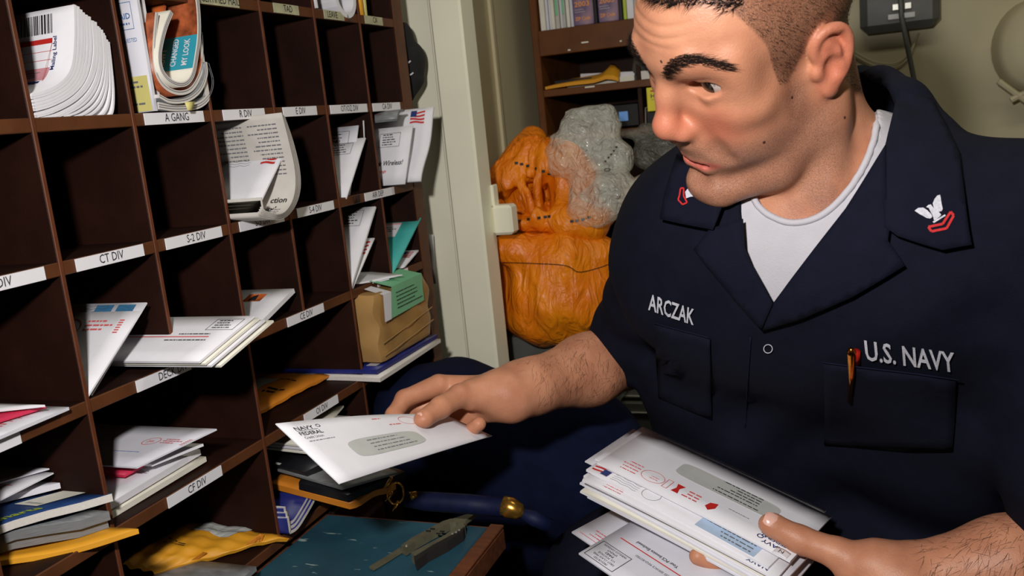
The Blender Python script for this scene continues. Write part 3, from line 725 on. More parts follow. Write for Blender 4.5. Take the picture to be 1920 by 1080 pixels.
# --- bottom row, right of the yellow envelope: magazines, orange envelope, black magazine
pr = [(520, 985), (527, 996), (541, 999), (557, 990), (572, 968), (588, 940), (600, 915)]
for i in range(3):
    c = Curl('magazine', [(a-4*i, b-6*i-(3*i if k < 3 else 0)) for k, (a, b) in enumerate(pr)], .016-.003*i, .16, .0042, M['deepblue'], None, ['outermost rolled magazine below the orange padded envelope', 'middle rolled magazine below the orange padded envelope', 'innermost rolled dark blue magazine with big numeral below the orange envelope'][i], 'magazine', 'rolled magazines', edge=M['pages'], yr=(DY[4]+.007+.002*i, 9))
    if i == 2:
        p = P2().text('3.', 0, 0, .016, bold=True).text('11', .0, -.001, .0)
        for q in p.v: a_, b_ = q[:, 0].copy(), q[:, 1].copy(); q[:, 0] = .004+b_; q[:, 1] = .010+a_
        c.print('numeral', p, M['paper'], 1, .0006)
a_, b_, c_, d_ = wz(506, 905, z5+.05), wz(655, 944, z5+.030), wz(742, 905, z5+.04), wz(575, 850, z5+.06)
s = Sheet('padded_envelope', [a_, b_, c_, d_], .009, M['orange'], 'orange padded envelope sagging under black magazines by the hand', 'padded envelope', bulge=lambda u, v: .003*np.sin(4*u)*np.sin(9*v), nu=12, nv=8)
a_, b_, c_, d_ = wz(560, 905, z5+.055), wz(652, 928, z5+.044), wz(760, 884, z5+.05), wz(600, 830, z5+.066)
s = Sheet('magazine', [a_, b_, c_, d_], .010, M['blackmag'], 'black magazine jutting out under the held envelope', 'magazine', nu=6, nv=4)
a_, b_, c_, d_ = wz(520, 880, z5+.064), wz(640, 915, z5+.056), wz(745, 885, z5+.058), wz(600, 820, z5+.075)
s = Sheet('magazine', [a_, b_, c_, d_], .003, M['greymag'], 'grey-black magazine with white spine print under the held envelope', 'magazine', nu=6, nv=4)
a_, b_, c_, d_ = wz(500, 872, z5+.066), wz(572, 885, z5+.068), wz(640, 850, z5+.078), wz(560, 820, z5+.086)
s = Sheet('video_case', [a_, b_, c_, d_], .012, M['blackmag'], 'black glossy case under the white letters in the bottom row', 'case', nu=2, nv=2)
s.print('spine_print', P2().dashes(.01, .004, .02, 1, 0, .004, 3), M['window'])
for i in range(3):
    a_, b_, c_, d_ = wz(492-4*i, 838-6*i, z5+.090+.006*i), wz(578, 848-6*i, z5+.088+.006*i), wz(668-12*i, 800-20*i, z5+.094+.007*i), wz(560, 780-4*i, z5+.1+.008*i)
    Sheet('envelope', [a_, b_, c_, d_], .003, M[['paperw', 'paper2', 'paperw'][i]], ['lowest white letter behind the held envelope', 'middle white letter behind the held envelope', 'highest white letter behind the held envelope under OI DIV'][i], 'envelope', G, nu=4, nv=3)

# ------------------------------------------------------------------ the sailor: implicit-surface body
def nrm_rows(v): return v/(np.linalg.norm(v, axis=1)[:, None]+1e-9)
def nrm(v): v = np.asarray(v, float); return v/np.linalg.norm(v)
class Ops:
    def __init__(s): s.L = []
    def ell(s, c, r, k=.01, R=None, sub=False):
        c = np.asarray(c, np.float32); r = np.asarray(r, np.float32); s.L.append((0, c, r, None if R is None else np.asarray(R, np.float32), k, sub, c, float(r.max()))); return s
    def rc(s, a, b, ra, rb, k=.01, sub=False):
        a = np.asarray(a, np.float32); b = np.asarray(b, np.float32)
        s.L.append((1, a, b, (ra, rb), k, sub, (a+b)/2, float(np.linalg.norm(b-a)/2+max(ra, rb)))); return s
    def chain(s, pts, rs, k=.01, sub=False):
        for i in range(len(pts)-1): s.rc(pts[i], pts[i+1], rs[i], rs[i+1], k, sub)
        return s
def prim(o, p):
    if o[0] == 0:
        q = p-o[1]
        if o[3] is not None: q = q @ o[3]
        k0 = np.sqrt(((q/o[2])**2).sum(1)); k1 = np.sqrt(((q/o[2]**2)**2).sum(1))
        return np.where(k0 < 1e-6, -o[2].min(), k0*(k0-1)/np.maximum(k1, 1e-9))
    ba = o[2]-o[1]; pa = p-o[1]; L2 = ba@ba
    t = np.clip(pa@ba/L2, 0, 1); q = pa-t[:, None]*ba
    return np.sqrt((q*q).sum(1)) - (o[3][0]+(o[3][1]-o[3][0])*t)
def fold(L, p):
    d = np.full(len(p), 1.0, p.dtype)
    for o in L:
        b = prim(o, p); k = o[4]
        if o[5]:
            h = np.clip(.5-.5*(d+b)/k, 0, 1); d = d*(1-h)-b*h + k*h*(1-h)
        else:
            h = np.clip(.5+.5*(b-d)/k, 0, 1); d = b*(1-h)+d*h - k*h*(1-h)
    return d
def surfnet(ops, h, lo, hi, post=None, B=14):
    lo = np.asarray(lo, float); hi = np.asarray(hi, float); nb = np.ceil((hi-lo)/(h*B)).astype(int)
    I = np.stack(np.meshgrid(*[np.arange(n) for n in nb], indexing='ij'), -1).reshape(-1, 3)
    cen = lo + (I+.5)*h*B; rad = h*B*.5*math.sqrt(3)
    d0 = fold(ops.L, cen); I = I[np.abs(d0) < rad*1.35+.005]
    g = np.stack(np.meshgrid(*[np.arange(B+1)]*3, indexing='ij'), -1).reshape(-1, 3)
    S = np.array([1, 1 << 20, 1 << 40], dtype=np.int64); cellk = []; cellp = []; edges = []
    n1 = B+1
    cor = np.array([(a, b, c) for a in (0, 1) for b in (0, 1) for c in (0, 1)])
    for bi in I:
        base = bi*B; P = (lo+(base+g)*h).astype(np.float32); c = lo+(base+B/2)*h
        L = [o for o in ops.L if np.linalg.norm(c-o[6]) < rad+o[7]+2*o[4]+.012]
        if not L: continue
        d = fold(L, P)
        if post is not None: d = post(d, P)
        if d.min() > 0 or d.max() < 0: continue
        V = d.reshape(n1, n1, n1)
        sg = V < 0
        C = np.stack([V[a:a+B, b:b+B, e:e+B] for a, b, e in cor], -1); cs = (C < 0).sum(-1)
        act = np.argwhere((cs > 0) & (cs < 8))
        if not len(act): continue
        cv = C[act[:, 0], act[:, 1], act[:, 2]]
        acc = np.zeros((len(act), 3)); cnt = np.zeros(len(act))
        for i in range(8):
            for j in range(i+1, 8):
                if np.abs(cor[i]-cor[j]).sum() != 1: continue
                a, b = cv[:, i], cv[:, j]; m = (a < 0) != (b < 0)
                t = np.where(m, a/np.where(m, a-b, 1), 0)
                acc += np.where(m[:, None], cor[i]+t[:, None]*(cor[j]-cor[i]), 0); cnt += m
        cellk.append((base+act+1) @ S); cellp.append(lo+(base+act+acc/cnt[:, None])*h)
        for ax in range(3):
            sl = [slice(0, B)]*3; s2 = list(sl); s2[ax] = slice(1, B+1)
            a = sg[tuple(sl)]; b = sg[tuple(s2)]; e = np.argwhere(a != b)
            if len(e): edges.append((np.full(len(e), ax), base+e, a[e[:, 0], e[:, 1], e[:, 2]]))
    K = np.concatenate(cellk); Pp = np.concatenate(cellp); o = np.argsort(K); K = K[o]; Pp = Pp[o]
    F = []
    for ax, e, neg in edges:
        a = int(ax[0]); u, v = (a+1) % 3, (a+2) % 3; q = []
        for du, dv in ((-1, -1), (0, -1), (0, 0), (-1, 0)):
            w = e.copy()+1; w[:, u] += du; w[:, v] += dv; k = w @ S; i = np.searchsorted(K, k); i = np.minimum(i, len(K)-1)
            q.append(np.where(K[i] == k, i, -1))
        q = np.stack(q, 1); ok = (q >= 0).all(1); q = q[ok]; ng = neg[ok]
        q[~ng] = q[~ng][:, ::-1]; F.append(q)
    F = np.concatenate(F)
    return Pp, F
def relax(P, F, it=1, lam=.5, keep=None):
    n = len(P); P = P.copy()
    a = F.ravel(); b = np.roll(F, -1, 1).ravel()
    for _ in range(it):
        c = np.bincount(a, minlength=n)+np.bincount(b, minlength=n)
        s = np.stack([np.bincount(a, P[b, k], n)+np.bincount(b, P[a, k], n) for k in range(3)], 1)
        P += lam*(s/np.maximum(c, 1)[:, None]-P) * (1 if keep is None else keep[:, None])
    return P
def meshobj(name, P, F, mats, parent):
    origin = np.array(parent['_o']); me = bpy.data.meshes.new(name)
    me.vertices.add(len(P)); me.vertices.foreach_set('co', (P-origin).astype(np.float32).ravel())
    me.loops.add(F.size); me.loops.foreach_set('vertex_index', F.astype(np.int32).ravel())
    me.polygons.add(len(F)); me.polygons.foreach_set('loop_start', np.arange(0, F.size, 4, dtype=np.int32))
    me.update(calc_edges=True); me.validate()
    me.polygons.foreach_set('use_smooth', np.ones(len(me.polygons), bool))
    for m in mats: me.materials.append(m)
    o = bpy.data.objects.new(name, me); COL.objects.link(o); o.parent = parent; o['_o'] = list(map(float, origin)); return o
def attr(o, name, val):
    a = o.data.attributes.new(name, 'FLOAT', 'POINT'); a.data.foreach_set('value', np.asarray(val, np.float32))

person = thing('person', (.62, 1.15, 0), 'person in navy blue coverall and white undershirt, sorting letters with both hands', 'person')

# head frame (fitted to the photograph's head pose)
RH = np.array([[-.72674, -.68088, -.09086], [.60693, -.57452, -.54915], [.32170, -.45423, .83077]])
TH = np.array([.62484, .83739, 1.35589])
def H(x, y, z): return RH @ np.array([x, y, z], float) + TH
# body frame
uB = nrm((.03, -.48, .87)); rB = np.array([-.966, .24, -.1]); rB = nrm(rB-uB*(rB@uB)); fB = np.cross(uB, rB)
RB = np.array([rB, fB, uB]).T
N0 = np.array([.668, .895, 1.228])
RSH, LSH = W(1288, 408, 1.02), W(1925, 425, .80)
RELB, LELB = W(1178, 662, 1.25), W(2050, 1035, .86)
RWR, LWR = W(958, 738, 1.10), W(1700, 1082, .885)
SNAP = W(1440, 650, .86); BELLY = W(1400, 880, 1.075)

def torso(o, s=0.):
    o.ell(SNAP-fB*.112, (.178-s, .112-s, .165-s), .05, RB)
    o.ell(W(1700, 640, .80)-fB*.085, (.10-s, .085-s, .11-s), .06, RB)
    o.ell(W(1270, 590, .95)-fB*.085, (.09-s, .085-s, .11-s), .06, RB)
    o.ell(BELLY-fB*.12, (.168-s, .12-s, .17-s), .07, RB)
    o.ell(W(1770, 800, .98), (.10-s, .09-s, .15-s), .07, RB)
    o.ell((.61, 1.21, .78), (.185-s, .14-s, .13-s), .07)
    o.rc(N0+uB*-.01-fB*.03, LSH-uB*.005, .062-s, .066-s, .05)
    o.rc(N0+uB*-.01-fB*.03, RSH, .062-s, .060-s, .05)
    o.ell(N0-uB*.07-fB*.085, (.15-s, .085-s, .09-s), .05, RB)
    return o
TO = torso(Ops())

# ---- skin
bo = Ops()
bo.ell(SNAP-fB*.112, (.165, .099, .152), .05, RB)
bo.rc(N0+uB*-.01-fB*.03, LSH-uB*.005, .049, .053, .05)
bo.rc(N0+uB*-.01-fB*.03, RSH, .049, .047, .05)
bo.ell(N0-uB*.07-fB*.085, (.137, .072, .077), .05, RB)
for a, b, c in ((RSH, RELB, .048), (LSH, LELB, .05)): bo.rc(a, b, c, .044, .03)
def add_head(o):
    def E(c, r, k, sub=False): o.ell(H(*c), r, k, RH, sub)
    def C(pts, rs, k, sub=False): o.chain([H(*p) for p in pts], rs, k, sub)
    # neck
    o.rc(H(0, -.034, -.02), N0-fB*.018-uB*.02, .051, .055, .03)
    o.rc(H(0, -.016, -.062), N0+fB*.014-uB*.02, .029, .033, .03)
    E((0, -.004, .053), (.074, .096, .079), .02)
    E((0, .034, .056), (.061, .066, .064), .03)
    E((0, .042, -.018), (.056, .052, .074), .03)
    for s in (-1, 1):
        E((s*.043, .056, -.002), (.025, .026, .021), .022)
        C([(s*.060, -.004, -.005), (s*.057, -.006, -.054)], [.013, .015], .02)
        E((s*.043, .024, -.042), (.022, .038, .040), .02)
        C([(s*.056, -.004, -.058), (s*.041, .042, -.086), (s*.013, .080, -.097)], [.0155, .0155, .0150], .018)
        o.rc(H(s*.052, -.022, -.04), N0+fB*.046+rB*s*.018-uB*.012, .016, .012, .016)
        E((s*.034, .060, -.036), (.020, .022, .022), .02)
    E((0, .086, -.091), (.022, .015, .017), .014)
    E((0, .070, -.050), (.034, .026, .027), .018)
    E((0, .072, -.034), (.026, .028, .012), .012)
    for s in (-1, 1):
        E((s*.0350, .0945, .0240), (.0180, .0110, .0118), .012, True)
        C([(s*.008, .0940, .048), (s*.028, .0905, .053), (s*.047, .0755, .048)], [.0075, .0080, .0075], .014)
        E((s*.056, .066, .035), (.010, .012, .02), .015)
    # nose
    C([(0, .091, .036), (0, .1015, .018), (0, .1095, -.004)], [.0065, .0078, .0098], .011)
    E((0, .1110, -.0095), (.0115, .0108, .0112), .009)
    for s in (-1, 1):
        E((s*.0118, .0985, -.0185), (.0064, .0110, .0070), .011)
        E((s*.0064, .1050, -.0262), (.0038, .0065, .0042), .003, True)
    E((0, .1010, -.0245), (.005, .010, .006), .006)
    # lips and chin groove
    C([(-.0300, .0765, -.0545), (-.012, .0890, -.0530), (0, .0912, -.0540), (.012, .0890, -.0530), (.0300, .0765, -.0545)], [.0030, .0046, .0042, .0046, .0030], .005)
    C([(-.0280, .0765, -.0570), (-.011, .0885, -.0632), (.011, .0885, -.0632), (.0280, .0765, -.0570)], [.0030, .0060, .0060, .0030], .005)
    C([(-.0320, .0775, -.0558), (-.014, .0920, -.0578), (0, .0955, -.0588), (.014, .0920, -.0578), (.0320, .0775, -.0558)], [.0018, .0020, .0020, .0020, .0018], .0025, True)
    E((0, .0985, -.0765), (.014, .008, .0052), .009, True)
    for s in (-1, 1):      # fold from nose wing to mouth corner
        C([(s*.0300, .0995, -.024), (s*.0350, .0945, -.036), (s*.0385, .0880, -.048)], [.0026, .0030, .0026], .014, True)
    # eyes: lids around the ball, then the opening
    for s in (-1, 1):
        E((s*.0160, .0830, .0240), (.0065, .0065, .0110), .010)
        E((s*.0335, .0710, .0270), (.0148, .0148, .0148), .007)
        C([(s*.0185, .0820, .0325), (s*.0330, .0865, .0370), (s*.0490, .0730, .0315)], [.0024, .0029, .0024], .005)
        C([(s*.0210, .0815, .0200), (s*.0340, .0840, .0185), (s*.0480, .0725, .0210)], [.0014, .0018, .0014], .012)
        C([(s*.0190, .0845, .0375), (s*.0330, .0895, .0415), (s*.0505, .0750, .0365)], [.0012, .0014, .0012], .003, True)
        E((s*.0345, .0880, .0260), (.0172, .0115, .0064), .0022, True)
        # ear
        def ex(y, z, w=0): return (s*(.0715+.34*max(0, .010-y)*.8+.05*max(0, z)+w), -.002+y*.80, .003+z*.84)
        E((s*.0735, -.006, .003), (.0055, .013, .024), .006)
        E((s*.0755, -.011, .012), (.0040, .012, .018), .005)
        hel = spline([ex(.006, .008), ex(.009, .020), ex(.004, .032), ex(-.008, .0375), ex(-.020, .033), ex(-.026, .021), ex(-.0255, .006), ex(-.020, -.009), ex(-.011, -.020)], 3)
        C(hel, list(np.interp(np.linspace(0, 1, len(hel)), [0, .3, .8, 1], [.0026, .0036, .0036, .0042])), .0035)
        E(ex(-.003, -.0265), (.0048, .0075, .0080), .007)
        C([ex(-.004, .024, .001), ex(-.014, .012, .001), ex(-.013, -.004, .001), ex(-.006, -.014, .001)], [.0028, .0034, .0034, .003], .005)
        E(ex(-.0025, -.002, .007), (.0070, .0072, .0100), .004, True)
        E(ex(-.018, .018, .005), (.0035, .0024, .011), .003, True)
        E((s*.0725, .0065, .000), (.0042, .004, .006), .004)
    return o
add_head(bo)

# ---- right hand pinching the letter, left hand under the bundle
def hand(o, wrist, mcp, fingers, thumb, palm_r, side):
    pass
def Q(*l): return [W(*p) for p in l]
# right forearm
fm = RELB*.62+RWR*.38 + np.array([0, 0, -.004])
bo.chain([RELB, fm, RWR*.85+RELB*.15, RWR], [.047, .046, .033, .030], .02)
rw2 = W(945, 742, 1.098)
bo.rc(W(960, 722, 1.115), W(958, 756, 1.095), .025, .024, .015)
RM = Q((822, 722, 1.115), (826, 742, 1.125), (845, 766, 1.125), (872, 786, 1.115))      # knuckles index..little
for m in RM: bo.rc(W(935, 742, 1.105), m, .022, .0135, .016)
bo.chain([W(935, 735, 1.09), W(885, 740, 1.075)], [.024, .019], .014)                     # thenar
bo.chain(Q((822, 722, 1.105), (758, 748, 1.085), (738, 778, 1.062), (758, 797, 1.045)), [.0135, .0108, .0095, .008], .005)
bo.chain(Q((826, 742, 1.125), (775, 775, 1.115), (770, 806, 1.08), (796, 815, 1.062)), [.013, .0105, .0095, .008], .005)
bo.chain(Q((845, 766, 1.125), (808, 806, 1.12), (830, 822, 1.085), (858, 812, 1.068)), [.0125, .010, .009, .008], .005)
bo.chain(Q((872, 786, 1.115), (848, 812, 1.11), (876, 812, 1.085), (898, 795, 1.068)), [.0115, .0095, .0088, .0088], .004)
bo.chain(Q((905, 742, 1.085), (862, 742, 1.062), (826, 764, 1.035), (798, 783, 1.015)), [.017, .0135, .0122, .0108], .006)
bo.ell(W(794, 786, 1.012), (.0112, .0112, .0095), .004)
# left forearm and hand
bo.chain([LELB, LELB*.55+LWR*.45, LWR], [.047, .043, .030], .02)
bo.rc(W(1700, 1068, .89), W(1712, 1105, .875), .024, .024, .015)
bo.chain(Q((1690, 1080, .886), (1640, 1062, .893), (1600, 1062, .90)), [.026, .024, .021], .015)
bo.chain(Q((1640, 1062, .895), (1572, 1038, .905), (1500, 1012, .918), (1454, 988, .925)), [.019, .0158, .0142, .0128], .006)
bo.ell(W(1446, 983, .926), (.0132, .0132, .011), .004)
LM = Q((1600, 1110, .925), (1590, 1130, .905), (1600, 1150, .885), (1620, 1165, .87))
for m in LM: bo.rc(W(1680, 1090, .885), m, .024, .0145, .016)
bo.chain(Q((1600, 1110, .925), (1490, 1112, .955), (1400, 1082, .955), (1308, 1043, .955)), [.0145, .0115, .0105, .0092], .005)
bo.chain(Q((1590, 1130, .905), (1480, 1145, .935), (1390, 1122, .945), (1300, 1085, .95)), [.0145, .0115, .0105, .009], .005)
bo.chain(Q((1600, 1150, .885), (1500, 1175, .90), (1420, 1165, .92), (1360, 1140, .935)), [.014, .011, .0102, .009], .005)
bo.chain(Q((1620, 1165, .87), (1530, 1200, .875), (1470, 1195, .895), (1420, 1180, .91)), [.013, .010, .0092, .0085], .005)
HEADZ = 1.12
P, F = surfnet(bo, .0017, (.15, .58, .70), (1.12, 1.45, 1.56))
# finer face: nothing extra needed, relax lightly
P = relax(P, F, 1, .4)
loc = (P-TH) @ RH        # head-local coordinates
x, y, z = loc.T
nearhead = (np.abs(x) < .1) & (y > -.13) & (y < .14) & (z > -.30) & (z < .16)
def sm(a, b, v): t = np.clip((v-a)/(b-a), 0, 1); return t*t*(3-2*t)
lips = nearhead * np.exp(-((z+.0585-2.2*x*x)/(.0068*np.sqrt(np.clip(1-(x/.0315)**2, .02, 1))))**4) * (np.abs(x) < .0315) * (y > .070) * sm(.0315, .025, np.abs(x))
# hairline: temple, sideburn, nape
front = np.interp(y, [-.2, -.06, -.035, -.012, .008, .020, .030, .040, .046, .060, .07, .12], [-.075, -.07, -.045, .020, .030, .012, .004, .010, .050, .084, .096, .100])
hair = nearhead * sm(-.004, .006, z-front) * (y < .12)
earz = nearhead * sm(.068, .073, np.abs(x)) * np.exp(-((y+.009)/.020)**4-((z-.004)/.033)**4)
hair *= (1-sm(.05, .4, earz)) * (np.abs(x) < .0775)
stub = nearhead * sm(-.018, -.040, z) * sm(.0, .03, y+.02) * (1-lips) * (.35+.65*sm(-.112, -.092, z))
stub = np.maximum(stub, nearhead * sm(.014, -.01, z) * sm(.045, .03, y) * sm(.008, .02, y))
red = nearhead * np.clip(np.exp(-((x/.018)**2+((y-.112)/.02)**2+((z+.006)/.02)**2)) + .8*np.exp(-(((np.abs(x)-.04)/.02)**2+((z+.012)/.02)**2))*(y > .03) + .8*earz, 0, 1)
DH = H(-.02, .0, .09)
wr = np.zeros(len(P))
for zi, am in ((.068, .7), (.076, 1.), (.085, 1.), (.094, .6)): wr += am*np.exp(-((z-zi-1.2*x*x+.0012*np.sin(90*x+zi*700))/.0017)**2)
wr *= nearhead * (y > .05) * sm(.050, .025, np.abs(x-.006)) * (z > .06)
P = P - (RH @ nrm_rows(loc-np.array([0, .034, .056])).T).T * (wr*.0011)[:, None]
body = meshobj('body', P, F, [], person)
attr(body, 'lips', lips); attr(body, 'scalp', hair); attr(body, 'stubble', stub); attr(body, 'redness', red)
def skin_mat():
    m, nt, b = nodes('skin')
    N = nt.nodes.new; Lk = nt.links.new
    tc = N('ShaderNodeTexCoord')
    def noise(sc, det=3):
        n = N('ShaderNodeTexNoise'); n.inputs['Scale'].default_value = sc; n.inputs['Detail'].default_value = det; Lk(tc.outputs['Object'], n.inputs['Vector']); return n.outputs['Fac']
    def A(nm): a = N('ShaderNodeAttribute'); a.attribute_name = nm; return a.outputs['Fac']
    def ramp(v, p0, p1, c0=(0, 0, 0, 1), c1=(1, 1, 1, 1)):
        r = N('ShaderNodeValToRGB'); r.color_ramp.elements[0].position = p0; r.color_ramp.elements[1].position = p1
        r.color_ramp.elements[0].color = c0; r.color_ramp.elements[1].color = c1; Lk(v, r.inputs[0]); return r.outputs[0]
    def mul(a, bb):
        q = N('ShaderNodeMath'); q.operation = 'MULTIPLY'; Lk(a, q.inputs[0])
        if isinstance(bb, float): q.inputs[1].default_value = bb
        else: Lk(bb, q.inputs[1])
        return q.outputs[0]
    def mix(f, a, c):
        q = N('ShaderNodeMix'); q.data_type = 'RGBA'; Lk(f, q.inputs[0]); Lk(a, q.inputs[6]); q.inputs[7].default_value = c; return q.outputs[2]
    base = ramp(noise(28, 5), .3, .7, srgb(176, 116, 88), srgb(202, 142, 110))
    base = mix(mul(A('redness'), .5), base, srgb(202, 92, 72))
    fine = ramp(noise(1700, 1), .48, .60)
    base = mix(mul(mul(A('stubble'), fine), .6), base, srgb(72, 52, 46))
    base = mix(mul(A('stubble'), .22), base, srgb(112, 90, 84))
    base = mix(mul(A('lips'), .75), base, srgb(184, 84, 80))
    sc_ = ramp(noise(1500, 1), .40, .60)
    base = mix(mul(mul(A('scalp'), sc_), .65), base, srgb(34, 24, 20))
    base = mix(mul(A('scalp'), .32), base, srgb(60, 42, 34))
    Lk(base, b.inputs['Base Color'])
    b.inputs['Roughness'].default_value = .46; b.inputs['Specular IOR Level'].default_value = .38
    b.inputs['Subsurface Weight'].default_value = .12; b.inputs['Subsurface Radius'].default_value = (.010, .004, .002); b.inputs['Subsurface Scale'].default_value = .6
    bp = N('ShaderNodeBump'); bp.inputs['Strength'].default_value = .35; bp.inputs['Distance'].default_value = .0009; Lk(noise(620, 4), bp.inputs['Height']); Lk(bp.outputs[0], b.inputs['Normal'])
    return m
M['skin'] = skin_mat(); body.data.materials.append(M['skin'])
M['sclera'] = mat('eye_white', (176, 162, 156), .15, .04, 200); M['iris'] = mat('dark_brown_iris', (30, 19, 14), .1, .4, 900); M['hair'] = mat('dark_brown_hair', (26, 18, 15), .8, .3, 200, spec=.15)
# eyeballs looking down to the letters
gz0 = (.10, .97, -.12); EA = np.array([.0172, .0140, .0136])
def esurf(d, e=0.): return d*(1/math.sqrt(((d/EA)**2).sum())+e)
for s in (-1, 1):
    gz = nrm((-gz0[0], gz0[1], gz0[2]))
    c = np.array([s*.0335, .0710, .0270]); mb = MB(); n, m_ = 20, 14; v = [c+EA*np.array([math.sin(t)*math.cos(p), math.cos(t), math.sin(t)*math.sin(p)]) for t in np.linspace(.02, math.pi-.02, m_) for p in np.linspace(0, 2*math.pi, n, endpoint=False)]
    f = [(a*n+k, a*n+(k+1) % n, (a+1)*n+(k+1) % n, (a+1)*n+k) for a in range(m_-1) for k in range(n)]
    e = obj('eye', [H(*q) for q in v], f, M['sclera'], person, smooth=True)
    a1 = nrm(np.cross(gz, (0, 0, 1))); a2 = np.cross(a1, gz)
    v = [c+esurf(nrm(gz*math.cos(t)+math.sin(t)*(a1*math.cos(p)+a2*math.sin(p))), .0004) for t in np.linspace(.02, .47, 5) for p in np.linspace(0, 2*math.pi, n, endpoint=False)]
    f = [(a*n+k, a*n+(k+1) % n, (a+1)*n+(k+1) % n, (a+1)*n+k) for a in range(4) for k in range(n)] + [tuple(range(n))]
    obj('iris', [H(*q) for q in v], f, M['iris'], e, smooth=True)
# hair strands as thin blades growing from the skin
NV = np.zeros(len(P)*3); body.data.vertices.foreach_get('normal', NV); NV = NV.reshape(-1, 3)
def strands(name, idx, dirs, length, width, m, bend=.3, seg=2, parent=person, jit=.3):
    v = []; f = []
    for i, dv in zip(idx, dirs):
        p = P[i] + rng.normal(0, .0006, 3); n = NV[i]; l = length*rng.uniform(.6, 1.3)
        d = nrm(dv + rng.normal(0, jit, 3)); d = d - n*(d@n)
        s = nrm(np.cross(n, d)+1e-9)*width/2; b = len(v)
        for k in range(seg+1):
            t = k/seg; q = p + n*l*(t*(1-bend)*.6+.0) + d*l*t*(.35+bend*t); w = 1-t*.8
            v += [q-s*w, q+s*w]
        f += [(b+2*k, b+2*k+1, b+2*k+3, b+2*k+2) for k in range(seg)]
    return obj(name, v, f, m, parent, kind='stuff')
cand = np.where((hair > .5) & (np.abs(x) < .2))[0]
top = cand[(z[cand] > .100) | ((z[cand] > .088) & (y[cand] > .05))]; side = cand[z[cand] <= .108]
pk = rng.choice(side, min(7000, len(side)), replace=False); strands('cropped_hair', pk, [RH @ np.array([0, -.5, -.6])]*len(pk), .0035, .00035, M['hair'], .5)
pk = rng.choice(top, min(13000, len(top)*2)); strands('short_top_hair', pk, [RH @ np.array([0, .6, .3])]*len(pk), .012, .0007, M['hair'], .5)
# eyebrows
def brow(s):
    q = np.array([(s*.009, .101, .0425), (s*.022, .0995, .0540), (s*.037, .0925, .0590), (s*.055, .0740, .0475)])
    c = spline(q, 12); ids = []; dr = []
    hd = np.where(nearhead & (y > .05) & (z > .03) & (z < .075) & (x*s > 0))[0]; lh = loc[hd]
    for j, cc in enumerate(c):
        th = .0042*(1-.75*(j/len(c))**2)+.0006
        for _ in range(30):
            t = cc+np.array([rng.normal(0, .0012), 0, rng.uniform(-th, th)])
            k = hd[np.argmin(((lh-t)**2).sum(1))]; ids.append(k); dr.append(RH @ np.array([s*.9, -.3, .35-.5*j/len(c)]))
    return strands('eyebrow', ids, dr, .0080, .00032, M['hair'], .8, jit=.16)
brow(-1); brow(1)
def lash(s):
    ids = []; dr = []; hd = np.where(nearhead & (y > .06) & (z > .02) & (z < .045) & (x*s > 0))[0]; lh = loc[hd]
    for t in np.linspace(0, 1, 90):
        q = np.array([s*(.020+.028*t), .0870-.012*t*t, .0318+.0025*math.sin(math.pi*t)]); ids.append(hd[np.argmin(((lh-q)**2).sum(1))]); dr.append(RH @ np.array([s*.2, .8, -.5]))
    return strands('eyelashes', ids, dr, .0065, .0003, M['hair'], .7, jit=.15)
lash(-1); lash(1)
for s in (-1, 1):
    pts = []
    for th in np.radians(np.linspace(4, 172, 24)):
        xx = s*(.0345+.0158*math.cos(th)); zz = .0262+.0058*math.sin(th); pts.append(H(xx, .0710+math.sqrt(max(1e-6, .0152**2-(xx-s*.0335)**2-(zz-.027)**2)), zz))
    MB().tube(pts, [.0003]*3+[.0008]*18+[.0003]*3, 6).build('lash_line', M['hair'], person, smooth=True)
# forearm hair
def armhair(a, b, r, n, name):
    ab = b-a; t = ((P-a)@ab)/(ab@ab); dd = np.linalg.norm(P-a-np.clip(t, 0, 1)[:, None]*ab, axis=1)
    c = np.where((t > .02) & (t < .93) & (dd < r) & (P[:, 2] < 1.03))[0]; pk = rng.choice(c, min(n, len(c)), replace=False)
    sd = nrm(np.cross(ab, NV[pk[0]]))
    return strands(name, pk, [nrm(ab)*.6+np.array([0, 0, -.9])]*len(pk), .014, .00028, M['hair'], .8, seg=3, jit=.45)
armhair(RELB, RWR, .06, 1500, 'arm_hair'); armhair(LELB, LWR, .07, 1500, 'arm_hair')
# fingernails
def nail(tip, back, up, w, l):
    d = nrm(tip-back); u = nrm(up-d*(up@d)); s = np.cross(d, u); v = []; n = 7
    for i in range(n):
        for j in range(n):
            a = -1+2*i/(n-1); b = -1+2*j/(n-1); rr_ = 1 if abs(a) < 2 else 1
            lim = math.sqrt(max(0, 1-.55*abs(b)**4)); q = tip + d*(b*l/2-.001) + s*(a*w/2*lim) + u*(-.0026*a*a-.0012*b*b)
            v.append(q)
    f = [(i*n+j, (i+1)*n+j, (i+1)*n+j+1, i*n+j+1) for i in range(n-1) for j in range(n-1)]
    return obj('fingernail', v, f, M['skin_nail'], person, smooth=True)
t_ = W(1446, 983, .926); b_ = W(1500, 1010, .918); cv = C0-t_; nail(t_+nrm(cv*.75+np.array([0, 0, .5]))*.0136, b_+nrm(cv*.75+np.array([0, 0, .5]))*.0158, cv*.75+np.array([0, 0, .5]), .0155, .0150)
t_ = W(794, 784, 1.012); b_ = W(826, 764, 1.035); cv = nrm(C0-t_)*.4+np.array([.0, -.1, 1.]); nail(t_+nrm(cv)*.0093, b_+nrm(cv)*.0103, cv, .013, .012)
body_bvh = BVHTree.FromPolygons([Vector(p) for p in P], F.tolist())

